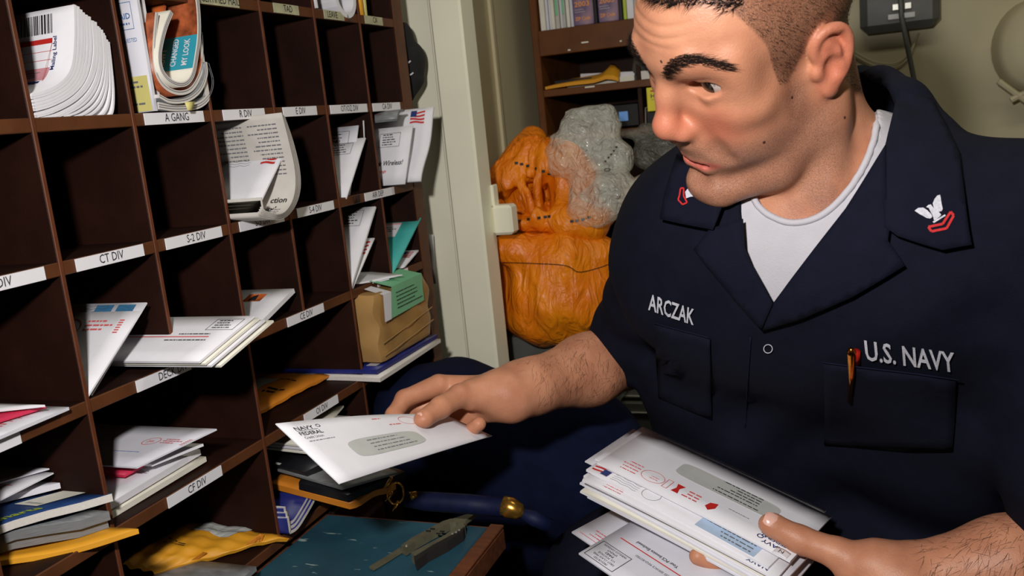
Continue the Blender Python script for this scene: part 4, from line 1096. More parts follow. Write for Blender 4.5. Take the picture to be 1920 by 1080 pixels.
# ------------------------------------------------------------------ background: bookcase, mail sacks, wall fittings
YB = 1.95
bk = thing('bookcase', (.29, 2.1, 0), 'brown wooden bookcase of shallow shelves behind the mail sacks', 'bookcase')
MB().bbox((.036, YB, 0), (.052, 2.27, 1.95), .002).build('side_panel', M['wood_bk'], bk)
MB().bbox((.56, YB, 0), (.576, 2.27, 1.95), .002).build('side_panel', M['wood_bk'], bk)
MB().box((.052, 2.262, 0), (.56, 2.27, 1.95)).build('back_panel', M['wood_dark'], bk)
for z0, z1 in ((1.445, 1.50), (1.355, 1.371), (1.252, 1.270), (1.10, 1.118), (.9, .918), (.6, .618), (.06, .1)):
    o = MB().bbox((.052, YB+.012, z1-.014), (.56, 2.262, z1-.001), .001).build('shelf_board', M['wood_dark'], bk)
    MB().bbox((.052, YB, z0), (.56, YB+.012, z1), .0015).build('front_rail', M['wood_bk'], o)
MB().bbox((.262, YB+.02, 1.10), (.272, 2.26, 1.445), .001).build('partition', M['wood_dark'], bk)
for i, (a, b, c) in enumerate(((.118, 1.450, .006), (.150, 1.462, .016), (.236, 1.455, .004), (.15, 1.366, .022))):
    MB().box((a, YB-.0006, b), (a+c, YB, b+.003)).build('tape_scrap', M['paperw'], bk)
# books on the top shelf
xs = .056; cols = ['paperw', 'paper2', 'paper', 'paperw', 'news', 'paper', 'window', 'paperw', 'paper2']
words = ['first', 'second', 'third', 'fourth', 'fifth', 'sixth', 'seventh', 'eighth', 'ninth']
for i in range(9):
    w = (.0125, .0065, .007, .0085, .010, .007, .0085, .0085, .0075)[i]
    o = MB().bbox((xs, YB+.012+.004*(i % 3), 1.5005), (xs+w-.0012, 2.2, 1.72+.008*(i % 4)), .0008).build('booklet', M[cols[i]])
    tag(o, words[i]+' thin pale booklet from the left end of the top shelf', 'booklet', 'booklets on the top shelf')
    if i in (4, 6): obj('green_spine_mark', [(xs+.001, YB+.0105+.004*(i % 3), 1.53), (xs+w-.003, YB+.0105+.004*(i % 3), 1.53), (xs+w-.003, YB+.0105+.004*(i % 3), 1.60), (xs+.001, YB+.0105+.004*(i % 3), 1.60)], [(0, 1, 2, 3)], M['green'], o)
    xs += w
def purple():
    m, nt, b = nodes('purple_orange_cover'); N = nt.nodes.new
    tc = N('ShaderNodeTexCoord'); nz = N('ShaderNodeTexNoise'); nz.inputs['Scale'].default_value = 22
    rp = N('ShaderNodeValToRGB'); rp.color_ramp.elements[0].position = .35; rp.color_ramp.elements[1].position = .7
    rp.color_ramp.elements[0].color = srgb(92, 72, 116); rp.color_ramp.elements[1].color = srgb(168, 138, 150)
    nt.links.new(tc.outputs['Object'], nz.inputs['Vector']); nt.links.new(nz.outputs['Fac'], rp.inputs[0]); nt.links.new(rp.outputs[0], b.inputs['Base Color']); b.inputs['Roughness'].default_value = .4; return m
M['purple'] = purple(); M['goldink'] = mat('orange_print', (232, 150, 70), .5, .05)
for k, x0 in enumerate((xs+.002, xs+.058)):
    o = thing('directory', (x0+.02, 2.05, 1.5), ['left of the two thick purple 2003 directories on the top shelf', 'right of the two thick purple 2003 directories on the top shelf'][k], 'book', 'purple directories')
    MB().bbox((x0, YB+.010, 1.5005), (x0+.045, 2.22, 1.765), .002).build('cover', M['purple'], o)
    MB().bbox((x0+.0455, YB+.014, 1.5005), (x0+.053, 2.21, 1.76), .001).build('dark_back', M['blackmag'], o)
    for s_, zz, hh, ww in (('2003', 1.541, .0105, .034), ('ZIP Code', 1.512, .0075, .034)):
        p = P2().text(s_, 0, 0, hh, width=ww, bold=True); v = np.concatenate(p.v); obj('spine_title', np.stack([x0+.004+v[:, 0], np.full(len(v), YB+.0094), zz+v[:, 1]], 1), p.f, M['goldink'], o)
    p = P2().dashes(0, .005, .024, 2, .005, .0012, 5); v = np.concatenate(p.v); obj('small_print', np.stack([x0+.004+v[:, 0], np.full(len(v), YB+.0094), 1.529+v[:, 1]], 1), p.f, M['window'], o)
xs += .113
for i, (w, m_, lb) in enumerate(((.008, 'lime', 'thin yellow book beside the right purple directory'), (.016, 'paper', 'white book right of the thin yellow one'), (.045, 'window', 'pale grey binder at the right of the top shelf'), (.04, 'paper2', 'white binder behind his forehead'))):
    o = MB().bbox((xs, YB+.012, 1.5005), (xs+w-.001, 2.2, 1.74), .0015).build('book' if i < 2 else 'binder', M[m_]); tag(o, lb, 'book'); xs += w
# second shelf
def wyq(pts, y, dy=None): return [wy(a, b, y+(dy[i] if dy else 0)) for i, (a, b) in enumerate(pts)]
zs = 1.371
def flat(name, x0, x1, y0, y1, z, t, m, lb, cat, bulge=None, lift=0):
    return Sheet(name, [(x0, y0, z+t), (x1, y0, z+t+lift), (x1, y1, z+t+lift), (x0, y1, z+t)], t, M[m], lb, cat, nu=10, nv=5, bulge=bulge)
flat('paper_stack', .10, .255, YB+.03, 2.2, zs, .012, 'paperw', 'pile of white papers under the orange envelope on the bookcase', 'paper')
flat('magazine', .075, .16, YB+.02, 2.15, zs+.012, .006, 'blackmag', 'dark blue and black magazine at the left of the second shelf', 'magazine')
flat('paper_stack', .125, .25, YB+.06, 2.2, zs+.019, .010, 'paper', 'white papers lying above the orange envelope on the bookcase', 'paper', lift=-.008)
Sheet('padded_envelope', [wy(1022, 163, YB+.0), wy(1160, 150, YB-.005), wy(1163, 135, YB+.06), wy(1075, 146, YB+.10)], .006, M['yellow'], 'bent orange envelope on the second bookcase shelf', 'padded envelope', nu=12, nv=6, bulge=lambda u, v: .020*np.exp(-((u-.86)/.13)**2)*(.4+.6*v)+.004*np.sin(3*u))
flat('paper_block', .275, .36, YB+.01, 2.15, zs, .018, 'pages', 'block of bound white forms beside his brow on the bookcase', 'paper')
ob = Ops().ell((.285, 2.0, 1.415), (.03, .05, .018), .02).rc((.262, 1.99, 1.395), (.30, 2.0, 1.435), .012, .014, .02); p_, f_ = surfnet(ob, .004, (.2, 1.9, 1.37), (.36, 2.1, 1.46)); o = thing('grey_pouch', (.285, 2.0, 1.39), 'grey crumpled pouch above the bound forms', 'pouch'); meshobj('pouch', p_, f_, [M['greybox']], o)
# third shelf
yb = thing('yellow_box', (.30, YB-.01, 1.33), 'yellow card box with black lettering beside his nose', 'box')
a, b = wy(1211, 165, YB-.012), wy(1250, 206, YB-.012); MB().bbox((a[0], YB-.01, b[2]), (b[0]+.03, YB+.08, a[2]), .001).build('carton', mat('bright_yellow_card', (226, 212, 40), .5, .04), yb)
p = P2().text('Hang', 0, 0, .0085, width=.028, bold=True).rect(0, -.004, .04, -.0034); v = np.concatenate(p.v); obj('lettering', np.stack([a[0]+.009+v[:, 0], np.full(len(v), YB-.0106), a[2]-.022+v[:, 1]], 1), p.f, M['ink'], yb)
p = P2().dashes(0, 0, .03, 1, 0, .003, 3); v = np.concatenate(p.v); obj('red_line', np.stack([a[0]+.009+v[:, 0], np.full(len(v), YB-.0106), a[2]-.009+v[:, 1]], 1), p.f, M['red'], yb)
dv = thing('handheld_radio', (.23, 2.0, 1.27), 'black device with small blue screen on the third shelf', 'device')
MB().bbox((.19, YB+.03, 1.271), (.262, 2.08, 1.325), .004).build('case', M['blackmetal'], dv)
a, b = wy(1160, 210, YB+.029), wy(1178, 226, YB+.029); obj('screen', [(a[0], YB+.0294, b[2]), (b[0], YB+.0294, b[2]), (b[0], YB+.0294, a[2]), (a[0], YB+.0294, a[2])], [(0, 1, 2, 3)], mat('pale_blue_screen', (96, 140, 196), .3, .1, emit=.25), dv)
cmr = thing('camera_case', (.31, 2.0, 1.27), 'black case with pale rim beside his nose on the third shelf', 'case')
MB().bbox((.275, YB+.015, 1.271), (.345, 2.06, 1.312), .006).build('case', M['blackmetal'], cmr); MB().tube([(.277, YB+.013, 1.275), (.279, YB+.013, 1.310), (.30, YB+.013, 1.314)], .0015, 6).build('rim', M['lightmetal'], cmr)

# ---- mail sacks
def sackmat(name, c0, c1, rough=.4):
    m, nt, b = nodes(name); N = nt.nodes.new; L = nt.links.new
    tc = N('ShaderNodeTexCoord'); nz = N('ShaderNodeTexNoise'); nz.inputs['Scale'].default_value = 14; nz.inputs['Detail'].default_value = 5
    rp = N('ShaderNodeValToRGB'); rp.color_ramp.elements[0].position = .3; rp.color_ramp.elements[1].position = .7; rp.color_ramp.elements[0].color = c0; rp.color_ramp.elements[1].color = c1
    L(tc.outputs['Object'], nz.inputs['Vector']); L(nz.outputs['Fac'], rp.inputs[0]); L(rp.outputs[0], b.inputs['Base Color']); b.inputs['Roughness'].default_value = rough
    n2 = N('ShaderNodeTexNoise'); n2.inputs['Scale'].default_value = 26; n2.inputs['Detail'].default_value = 4; n2.inputs['Distortion'].default_value = 1.2
    mp = N('ShaderNodeMapping'); mp.inputs['Scale'].default_value = (1.6, 1.6, .6); L(tc.outputs['Object'], mp.inputs[0]); L(mp.outputs[0], n2.inputs['Vector'])
    bp = N('ShaderNodeBump'); bp.inputs['Strength'].default_value = .7; bp.inputs['Distance'].default_value = .016; L(n2.outputs['Fac'], bp.inputs['Height']); L(bp.outputs[0], b.inputs['Normal']); return m
M['sack'] = sackmat('orange_nylon_sack', srgb(226, 112, 4), srgb(248, 146, 14))
def march(ops, px, py, extra=None, t0=.5, t1=2.6):
    """first point of the solid along the sight line through a pixel, and the outward normal there"""
    px = np.atleast_1d(np.asarray(px, float)); py = np.atleast_1d(np.asarray(py, float))
    R = np.stack([px-CX, py-CY, np.full(len(px), FPX)], 1)/FPX @ RC.T; ln = np.linalg.norm(R, axis=1)
    fn = (lambda p: fold(ops.L, p)+(extra(p) if extra else 0)); t = np.full(len(px), t0); ok = np.zeros(len(px), bool)
    for _ in range(70):
        d = fn(C0+R*t[:, None]); ok = d < .0006; t = np.where(ok, t, t+np.maximum(d, .0004)*.8/ln)
        if (ok | (t > t1)).all(): break
    p = C0+R*t[:, None]; n = np.stack([fn(p+e)-fn(p-e) for e in np.eye(3)*.002], 1); n /= np.linalg.norm(n, axis=1)[:, None]+1e-9
    return p, n, ok
def sackfold(p):
    x_, y_, z_ = p.T; th = np.arctan2(y_-1.72, x_-.12)
    return .0035*np.sin(11*th+4*np.sin(9*z_+2*th))*np.sin(14*z_+1.3*th) + .004*np.sin(23*z_+4*np.sin(2.3*th)+9*x_) + .0022*np.sin(37*x_+29*z_+3*np.sin(21*z_))
s1 = Ops().ell(W(1045, 560, 1.80), (.128, .11, .098), .03).ell(W(1040, 478, 1.80), (.110, .10, .06), .05).rc(W(950, 470, 1.74), W(1140, 478, 1.76), .028, .028, .03)
p_, f_ = surfnet(s1, .0055, (-.02, 1.5, .78), (.3, 1.9, 1.2), lambda d, p: d+sackfold(p))
sk = thing('mail_sack', W(1045, 640, 1.80), 'bulging orange nylon mail sack, the full one beneath the open sack', 'sack'); meshobj('sack_body', p_, f_, [M['sack']], sk)
pp, nn, ok = march(s1, *np.array(spline([(934, 492), (1000, 494), (1060, 498), (1085, 510), (1120, 503), (1145, 494)], 8)).T, sackfold)
MB().tube(pp[ok]+nn[ok]*.0002, .0009, 5).build('seam', M['wood_dark'], sk)
s2 = Ops().ell(W(1035, 350, 1.84), (.105, .09, .098), .03).rc(W(1000, 262, 1.88), W(960, 335, 1.82), .03, .05, .03).rc(W(945, 400, 1.76), W(1100, 425, 1.74), .026, .030, .03).rc(W(1000, 280, 1.8), W(1060, 300, 1.78), .022, .03, .03).ell(W(1100, 410, 1.78), (.06, .06, .035), .03)
pm, nm_, _ = march(s2, [985, 968, 1028], [368, 395, 362], sackfold)
s2.ell(pm[0]-nm_[0]*.006, (.044, .085, .036), .008, sub=True).ell(pm[1]-nm_[1]*.004, (.026, .07, .022), .008, sub=True).rc(pm[2]+np.array([0, 0, .022]), pm[2]-np.array([0, 0, .026]), .014, .018, .008, True)
s2.rc(pm[0]+np.array([-.01, .02, .03]), pm[0]+np.array([.0, .02, -.03]), .007, .009, .006).rc(pm[0]+np.array([.018, .012, .03]), pm[0]+np.array([.022, .012, -.03]), .006, .008, .006)
p_, f_ = surfnet(s2, .0048, (-.03, 1.5, .98), (.28, 1.95, 1.34), lambda d, p: d+sackfold(p))
sk = thing('mail_sack', W(1040, 440, 1.80), 'open orange nylon mail sack with black-dashed hem under the clear plastic bag', 'sack'); meshobj('sack_body', p_, f_, [M['sack']], sk)
for path, n in (([(968, 306), (985, 310), (1010, 318), (1030, 326)], 6), ([(958, 418), (985, 412), (1015, 408), (1030, 406)], 6), ([(1072, 415), (1088, 413), (1104, 408)], 4)):
    q = spline(np.array(path, float), 10); q = q[np.linspace(0, len(q)-1, n).astype(int)]
    pp, nn, ok = march(s2, q[:, 0], q[:, 1], sackfold)
    for a, b, k in zip(pp, nn, ok):
        if k: u_ = nrm(np.cross(b, (0, 0, 1))); v_ = np.cross(b, u_); obj('hem_mark', [a+b*.0012+u_*i*.0035+v_*j*.0026 for i, j in ((-1, -1), (1, -1), (1, 1), (-1, 1))], [(0, 1, 2, 3)], M['ink'], sk)
def plastic(name, col, alpha):
    m, nt, b = nodes(name); N = nt.nodes.new; L = nt.links.new
    b.inputs['Base Color'].default_value = srgb(*col); b.inputs['Roughness'].default_value = .16; b.inputs['Alpha'].default_value = alpha; b.inputs['Specular IOR Level'].default_value = .9
    tc = N('ShaderNodeTexCoord'); vz = N('ShaderNodeTexVoronoi'); vz.inputs['Scale'].default_value = 15; vz.feature = 'SMOOTH_F1'
    nz = N('ShaderNodeTexNoise'); nz.inputs['Scale'].default_value = 9; nz.inputs['Distortion'].default_value = 1.5
    ad_ = N('ShaderNodeVectorMath'); L(tc.outputs['Object'], ad_.inputs[0]); mu = N('ShaderNodeVectorMath'); mu.operation = 'SCALE'; mu.inputs['Scale'].default_value = .09; L(nz.outputs['Color'], mu.inputs[0]); L(mu.outputs[0], ad_.inputs[1]); L(ad_.outputs[0], vz.inputs['Vector'])
    bp = N('ShaderNodeBump'); bp.inputs['Strength'].default_value = .8; bp.inputs['Distance'].default_value = .03; L(vz.outputs['Distance'], bp.inputs['Height']); L(bp.outputs[0], b.inputs['Normal']); return m
M['plastic'] = plastic('clear_polythene', (240, 240, 226), .36); M['plastic2'] = plastic('grey_polythene', (150, 150, 140), .35); M['plastic3'] = plastic('milky_polythene', (206, 196, 178), .8)
def crumple(p):
    x_, y_, z_ = p.T
    return .010*np.abs(np.sin(21*x_+13*z_+2*np.sin(17*y_+9*z_))) - .010*np.abs(np.sin(19*z_-24*x_+2*np.sin(15*x_+11*z_))) + .005*np.abs(np.sin(43*x_+31*z_+3*np.sin(20*z_)))
def bag(lb, ops, lo, hi, m, h=.0055):
    p_, f_ = surfnet(ops, h, lo, hi, lambda d, p: d+crumple(p)); o = thing('plastic_bag', p_[np.argmin(p_[:, 2])], lb, 'plastic bag'); meshobj('film', p_, f_, [m], o); return o
s3 = Ops().ell(W(1098, 290, 1.74), (.085, .04, .070), .03).rc(W(1068, 212, 1.74), W(1052, 310, 1.72), .012, .03, .03).rc(W(1135, 210, 1.74), W(1150, 280, 1.74), .014, .03, .03).rc(W(1060, 208, 1.74), W(1138, 206, 1.75), .012, .012, .02).ell(W(1165, 300, 1.73), (.025, .03, .025), .03)
s3.ell(W(1135, 365, 1.71), (.078, .045, .050), .025).ell(W(1120, 395, 1.70), (.05, .04, .03), .03)
pb = bag('crumpled clear plastic bag on top of the open orange sack', s3, (.03, 1.5, 1.06), (.32, 1.85, 1.36), M['plastic'])
for path, n in (([(1136, 302), (1146, 290), (1156, 276)], 5),):
    q = spline(np.array(path, float), 10)[::5]; pp, nn, ok = march(s3, q[:, 0], q[:, 1], crumple)
    for a, b, k in zip(pp, nn, ok):
        if k: MB().box(a-.0016+b*.002, a+.0016+b*.002).build('print_mark', M['ink'], pb)
pp, nn, ok = march(s3, [1139], [321], crumple)
if ok[0]:
    t = np.linspace(0, 2*np.pi, 17); u_ = nrm(np.cross(nn[0], (0, 0, 1))); v_ = np.cross(nn[0], u_); MB().tube([pp[0]+nn[0]*.003+.0055*(u_*math.cos(a)+v_*math.sin(a)) for a in t], .0007, 5).build('print_ring', M['ink'], pb)
bag('grey plastic bag folded on the shelf beside his chin', Ops().ell(W(1232, 285, 1.84), (.055, .04, .045), .03).ell(W(1195, 250, 1.86), (.05, .03, .02), .03), (.15, 1.6, 1.15), (.4, 1.95, 1.36), M['plastic2'])
bag('milky plastic bag hanging beside his right shoulder', Ops().ell(W(1195, 420, 1.82), (.038, .04, .085), .03).ell(W(1220, 345, 1.82), (.05, .04, .03), .03), (.12, 1.5, .96), (.4, 1.95, 1.3), M['plastic3'])
# ---- navy cloth bag beyond the bench, grey drawer unit
nb = Ops().ell(W(985, 880, 1.46), (.22, .11, .17), .05).ell(W(845, 735, 1.52), (.075, .07, .06), .05).ell(W(785, 800, 1.47), (.07, .08, .10), .05).rc(W(900, 800, 1.48), W(1120, 840, 1.46), .07, .06, .05).ell((.25, 1.37, .36), (.21, .12, .36), .06)
M['navybag'] = mat('navy_canvas', (14, 20, 44), .9, .2, 40, .3, 500, spec=.1)
p_, f_ = surfnet(nb, .007, (-.05, 1.1, .0), (.62, 1.56, 1.1), lambda d, p: d+.005*np.sin(30*p[:, 2]+12*p[:, 0]+3*np.sin(14*p[:, 1]))); o = thing('duffel_bag', (.28, 1.34, 0), 'dark navy cloth bag slumped beyond the bench end', 'bag'); meshobj('bag_cloth', p_, f_, [M['navybag']], o)
a = wy(1148, 742, 1.72); dr = thing('drawer_unit', (a[0]+.15, 1.9, 0), 'grey metal drawer unit between the orange sack and his hip', 'drawer unit')
MB().bbox((a[0]-.12, 1.73, 0), (a[0]+.5, 1.94, a[2]), .004).build('carcass', M['metalgrey'], dr)
for i in range(3):
    z1 = a[2]-.012-i*.21; o = MB().bbox((a[0]-.11, 1.715, z1-.2), (a[0]+.49, 1.73, z1), .003).build('drawer', M['metalgrey'], dr)
    MB().bbox((a[0]-.11, 1.709, z1-.022), (a[0]+.49, 1.715, z1-.019), .0008).build('pull', M['lightmetal'], o)
MB().bbox((a[0]-.12, 1.722, a[2]-.004), (a[0]+.5, 1.73, a[2]), .0008).build('top_trim', M['lightmetal'], dr)
MB_ = MB().bbox((.0, 1.66, a[2]+.001), (.25, 1.92, .872), .006); eq = thing('equipment_case', (.12, 1.79, a[2]), 'dark grey case on the drawer unit under the orange sack', 'case'); MB_.build('case_body', M['greybox'], eq)
MB().bbox((.09, 1.650, .80), (.16, 1.66, .82), .002).build('handle', M['blackmetal'], eq)
# ---- fittings on the bright post and on the shelf end
lt = thing('door_latch', (.085, 1.53, 1.2), 'beige plastic catch on the side of the cream post', 'latch')
a, b = wy(921, 386, 1.545), wy(954, 437, 1.545); MB().bbox((.0722, 1.52, b[2]), (.112, 1.556, a[2]+.002), .005).build('catch_box', M['wall'], lt); MB().bbox((.0722, 1.526, a[2]), (.079, 1.55, a[2]+.04), .002).build('backplate', M['wall'], lt)
Sheet('paper_strip', [wy(808, 532, 1.4775), wy(818, 532, 1.4775), wy(812, 440, 1.4775), wy(803, 440, 1.4775)], .0006, M['paper'], 'narrow white paper strip on the panel beside the shelf end', 'paper', nu=1, nv=3)
kp = Ops().ell(wy(771, 128, 1.44), (.019, .022, .036), .012).ell(wy(760, 75, 1.43), (.014, .02, .03), .015).rc(wy(780, 150, 1.44), wy(763, 195, 1.43), .013, .006, .012).ell(wy(783, 110, 1.445), (.012, .02, .025), .01)
p_, f_ = surfnet(kp, .0028, (-.08, 1.37, 1.2), (.12, 1.5, 1.52)); o = thing('knit_cap', wy(765, 195, 1.43), 'black cloth cap hanging behind the shelf end', 'cap'); meshobj('cloth', p_, f_, [M['blackcloth']], o)
for q in ((767, 117), (772, 139)):
    p = wy(*q, 1.412); MB().tube([p-np.array([.003, 0, .001]), p, p+np.array([.003, 0, .002])], .0014, 6).build('white_toggle', M['paper'], o)
# ---- wall box with cable, thin wires, round fitting
wb = thing('junction_box', (.81, 2.29, 1.45), 'dark grey electrical box with cable on the olive wall', 'electrical box')
a, b = wy(1613, 60, 2.26), wy(1763, 60, 2.26); MB().bbox((a[0], 2.25, 1.425), (b[0], 2.3195, 1.62), .016).build('case', M['greybox'], wb)
for q in ((1679, 14), (1702, 11)): p = wy(*q, 2.249); MB().bbox((p[0]-.008, 2.238, p[2]-.008), (p[0]+.008, 2.25, p[2]+.008), .002).build('connector', M['lightmetal'], wb)
p = wy(1690, 29, 2.249); MB().bbox((p[0]-.028, 2.244, p[2]-.007), (p[0]+.028, 2.25, p[2]+.005), .001).build('terminal_strip', M['window'], wb)
tag(MB().tube([wy(*q, y) for q, y in (((1686, -40), 2.23), ((1690, 30), 2.225), ((1702, 90), 2.24), ((1714, 150), 2.25), ((1726, 230), 2.26), ((1735, 420), 2.26))], .0055, 8).build('power_cable', M['cable'], smooth=True), 'thick grey cable hanging down from the electrical box', 'cable')
for k, dy in enumerate((0, 7)): tag(MB().tube(spline(np.array([wy(*q, 2.31) for q in ((1600, 96+dy), (1640, 116+dy), (1680, 118+dy), (1705, 98+dy), (1722, 62))]), 6), .0022, 6).build('thin_wire', M['wall_olive'], smooth=True), ['upper thin wire looping under the electrical box', 'lower thin wire looping under the electrical box'][k], 'wire')
rf = thing('round_fitting', wy(1940, 100, 2.28), 'round olive painted fitting at the right wall edge', 'fitting')
c_ = wy(1945, 85, 2.28); t = np.linspace(0, 2*np.pi, 28, endpoint=False); v = [(c_[0]+r*math.cos(a), yy, c_[2]+r*1.2*math.sin(a)) for yy, r in ((2.319, .085), (2.25, .082), (2.23, .07), (2.225, .03)) for a in t]
obj('dome', v, [(k*28+i, k*28+(i+1) % 28, (k+1)*28+(i+1) % 28, (k+1)*28+i) for k in range(3) for i in range(28)]+[tuple(range(84, 112))], M['wall_olive'], rf, smooth=True)
for q0, q1 in (((1872, 152), (1925, 190)), ((1895, 188), (1930, 170))): MB().tube([wy(*q0, 2.26), wy(*q1, 2.26)], .007, 8).build('bracket', M['wall_olive'], rf)

# ------------------------------------------------------------------ on the bench: folding pliers tool; beyond it keys and strap
pl = thing('multi_tool', (.19, .93, .80), 'steel folding pliers tool lying open on the blue worktop', 'tool')
def B2(px, py, z): return wz(px, py, z)
def slab(name, pts, z0, z1, m):
    n = len(pts); t = [B2(*q, z1) for q in pts]; bt = [np.array([q[0], q[1], z0]) for q in t]
    return obj(name, t+bt, [tuple(range(n))[::-1], tuple(range(n, 2*n))]+[(i, (i+1) % n, n+(i+1) % n, n+i) for i in range(n)], m, pl)
slab('plier_jaw', [(846, 973), (862, 968), (897, 957), (894, 961), (872, 976), (858, 981)], .806, .812, M['steel'])
slab('plier_jaw', [(852, 981), (866, 977), (895, 960), (880, 972), (868, 984), (860, 986)], .804, .809, M['steel'])
h1 = slab('handle', [(752, 1022), (772, 1008), (800, 993), (830, 977), (846, 972), (856, 977), (843, 980), (808, 998), (776, 1016), (760, 1027)], .802, .813, M['steel'])
h2 = slab('handle', [(770, 1036), (802, 1020), (834, 1003), (856, 987), (868, 981), (872, 986), (851, 1000), (813, 1020), (778, 1042)], .8005, .814, M['steel'])
slab('grip', [(776, 1042), (812, 1021), (850, 1001), (871, 988), (868, 996), (838, 1016), (800, 1036), (780, 1052)], .8005, .8135, M['gap'])
slab('knife_blade', [(692, 1062), (722, 1044), (750, 1026), (758, 1030), (730, 1048), (700, 1066)], .802, .805, M['steel'])
for q in ((848, 1000), (855, 997), (861, 993), (762, 1022)): p = B2(*q, .8146); MB().tube([p-[0, 0, .002], p], .0014, 8).build('rivet', M['lightmetal'], pl)
for q in ((803, 995), (811, 991), (822, 1000), (829, 996)): p = B2(*q, .8144); MB().box(p-[.003, .001, .001], p+[.003, .001, .0003]).build('slot_mark', M['gap'], pl)
ky = thing('key_ring', W(732, 935, 1.10), 'brass keys on a ring hanging under the black magazine', 'keys')
t = np.linspace(0, 2*np.pi, 25); c_ = W(742, 925, 1.10); MB().tube([c_+.013*(np.array([.7, .3, 0])*math.cos(a)+np.array([0, .2, 1])*math.sin(a)) for a in t], .0012, 6).build('ring', M['brass'], ky)
for (a, b, r) in (((718, 918), (728, 905), .006), ((722, 940), (730, 930), .005), ((736, 958), (742, 948), .005)):
    a, b = W(*a, 1.10), W(*b, 1.10); MB().tube([a, a*.6+b*.4, b, b+(b-a)*.8], [.0015, .0016, r, r*.8], 8, flat=.3).build('key', M['brass'], ky, smooth=True)
M['strapblue'] = mat('dark_blue_webbing', (13, 20, 50), .6, .3, 60, spec=.2)
stp = thing('strap', W(860, 945, 1.13), 'dark blue strap roll with brass end fittings beyond the worktop', 'strap')
MB().tube([W(762, 936, 1.15), W(800, 940, 1.14), W(880, 945, 1.12), W(946, 952, 1.11)], [.010, .0125, .0125, .012], 12).build('blue_roll', M['strapblue'], stp, smooth=True)
MB().tube([W(943, 948, 1.108), W(958, 952, 1.105), W(974, 960, 1.10), W(982, 966, 1.10)], [.0125, .0130, .0105, .003], 12).build('brass_end', M['brass'], stp, smooth=True)
MB().tube([W(978, 962, 1.102), W(1000, 972, 1.10), W(1030, 986, 1.10)], [.006, .010, .009], 10).build('blue_end', M['strapblue'], stp, smooth=True)
MB().tube([W(770, 930, 1.135), W(782, 926, 1.135)], [.006, .004], 8).build('brass_tip', M['brass'], stp, smooth=True)

# ---- clothing
from mathutils.geometry import delaunay_2d_cdt
def inpoly(poly, q):
    poly = np.asarray(poly, float); x_, y_ = q[..., 0], q[..., 1]; c = np.zeros(x_.shape, bool); j = len(poly)-1
    for i in range(len(poly)):
        a, b = poly[i], poly[j]
        c ^= ((a[1] > y_) != (b[1] > y_)) & (x_ < (b[0]-a[0])*(y_-a[1])/(b[1]-a[1]+1e-12)+a[0]); j = i
    return c
def dpoly(poly, q):
    poly = np.asarray(poly, float); d = np.full(len(q), 1e9)
    for i in range(len(poly)):
        a, b = poly[i], poly[(i+1) % len(poly)]; ba = b-a; pa = q-a; t = np.clip(pa@ba/(ba@ba), 0, 1); d = np.minimum(d, np.linalg.norm(pa-t[:, None]*ba, axis=1))
    return np.where(inpoly(poly, q), -d, d)
VN = [(1398, 330), (1401, 460), (1412, 487), (1455, 560), (1586, 394), (1655, 285), (1672, 208), (1658, 172), (1620, 152), (1590, 120), (1560, 60), (1400, 200)]
TN = [(1407, 355), (1425, 386), (1455, 406), (1490, 414), (1530, 405), (1565, 381), (1602, 338), (1630, 285), (1643, 235), (1640, 190), (1618, 160), (1560, 60), (1390, 200)]
def cutter(poly, depth, grow=0, maxd=1.0):
    def post(d, p):
        q = pix(p); bb = np.array(poly)
        if q[:, 0].max() < bb[:, 0].min()-40 or q[:, 0].min() > bb[:, 0].max()+40 or q[:, 1].max() < bb[:, 1].min()-40 or q[:, 1].min() > bb[:, 1].max()+40: return d
        k = (dpoly(poly, q[:, :2])-grow)*q[:, 2]/FPX
        k = np.maximum(k, -(d+depth)); k = np.maximum(k, q[:, 2]-maxd)
        return np.maximum(d, -k)
    return post
def folds(p):
    x_, y_, z_ = p.T
    a = np.sin(38*(x_*.5+z_*.9)+5*np.sin(9*y_+4*x_)) * .0016 + np.sin(60*(x_*.9-z_*.35)+4*np.sin(14*z_)) * .0012
    dv = np.minimum(np.linalg.norm(p-(RELB*.7+RSH*.3), axis=1), np.linalg.norm(p-LSH, axis=1))
    b = np.sin(95*(z_+.4*x_)+3*np.sin(20*y_)) * .0028*np.exp(-(dv/.10)**2)
    c = np.sin(55*(z_-.25*x_)+3*np.sin(16*x_)) * .0035*np.exp(-((z_-.93)/.09)**2)
    return a+b+c
co = torso(Ops())
co.chain([RSH, RELB*.78+RSH*.22], [.061, .062], .03)
co.rc(RELB*.74+RSH*.26, RELB*.86+RSH*.14, .063, .066, .006)
co.chain([LSH, LELB*.8+LSH*.2], [.068, .066], .035); co.rc(LELB*.74+LSH*.26, LELB*.86+LSH*.14, .066, .069, .006)
RK, LK = np.array([.37, 1.07, .69]), np.array([.84, .84, .66])
co.chain([(.53, 1.20, .76), RK, (.38, 1.12, .12)], [.098, .072, .055], .05)
co.chain([(.70, 1.19, .76), LK, (.86, .95, .12)], [.098, .072, .055], .05)
cpath = [W(1740, 250, .84), W(1694, 196, .86), W(1650, 168, .90), W(1610, 160, .96), W(1560, 190, 1.0)]
co.chain(cpath, [.017, .018, .018, .018, .018], .02)
co.chain([W(1720, 262, .85), W(1682, 218, .885), W(1640, 196, .93), W(1600, 196, .985)], [.022, .022, .024, .024], .02)
vc = cutter(VN, .035, 9, .925)
sl_c, sl_d = RELB*.80+RSH*.20, nrm(RELB-RSH)
def copost(d, p):
    d = d + folds(p)
    return vc(d, p)
P2_, F2_ = surfnet(co, .0046, (.1, .55, .06), (1.16, 1.45, 1.38), copost)
P2_ = relax(P2_, F2_, 1, .4)
M['navy'] = mat('navy_cotton_twill', (15, 17, 31), .85, .12, 60, .35, 900, spec=.12)
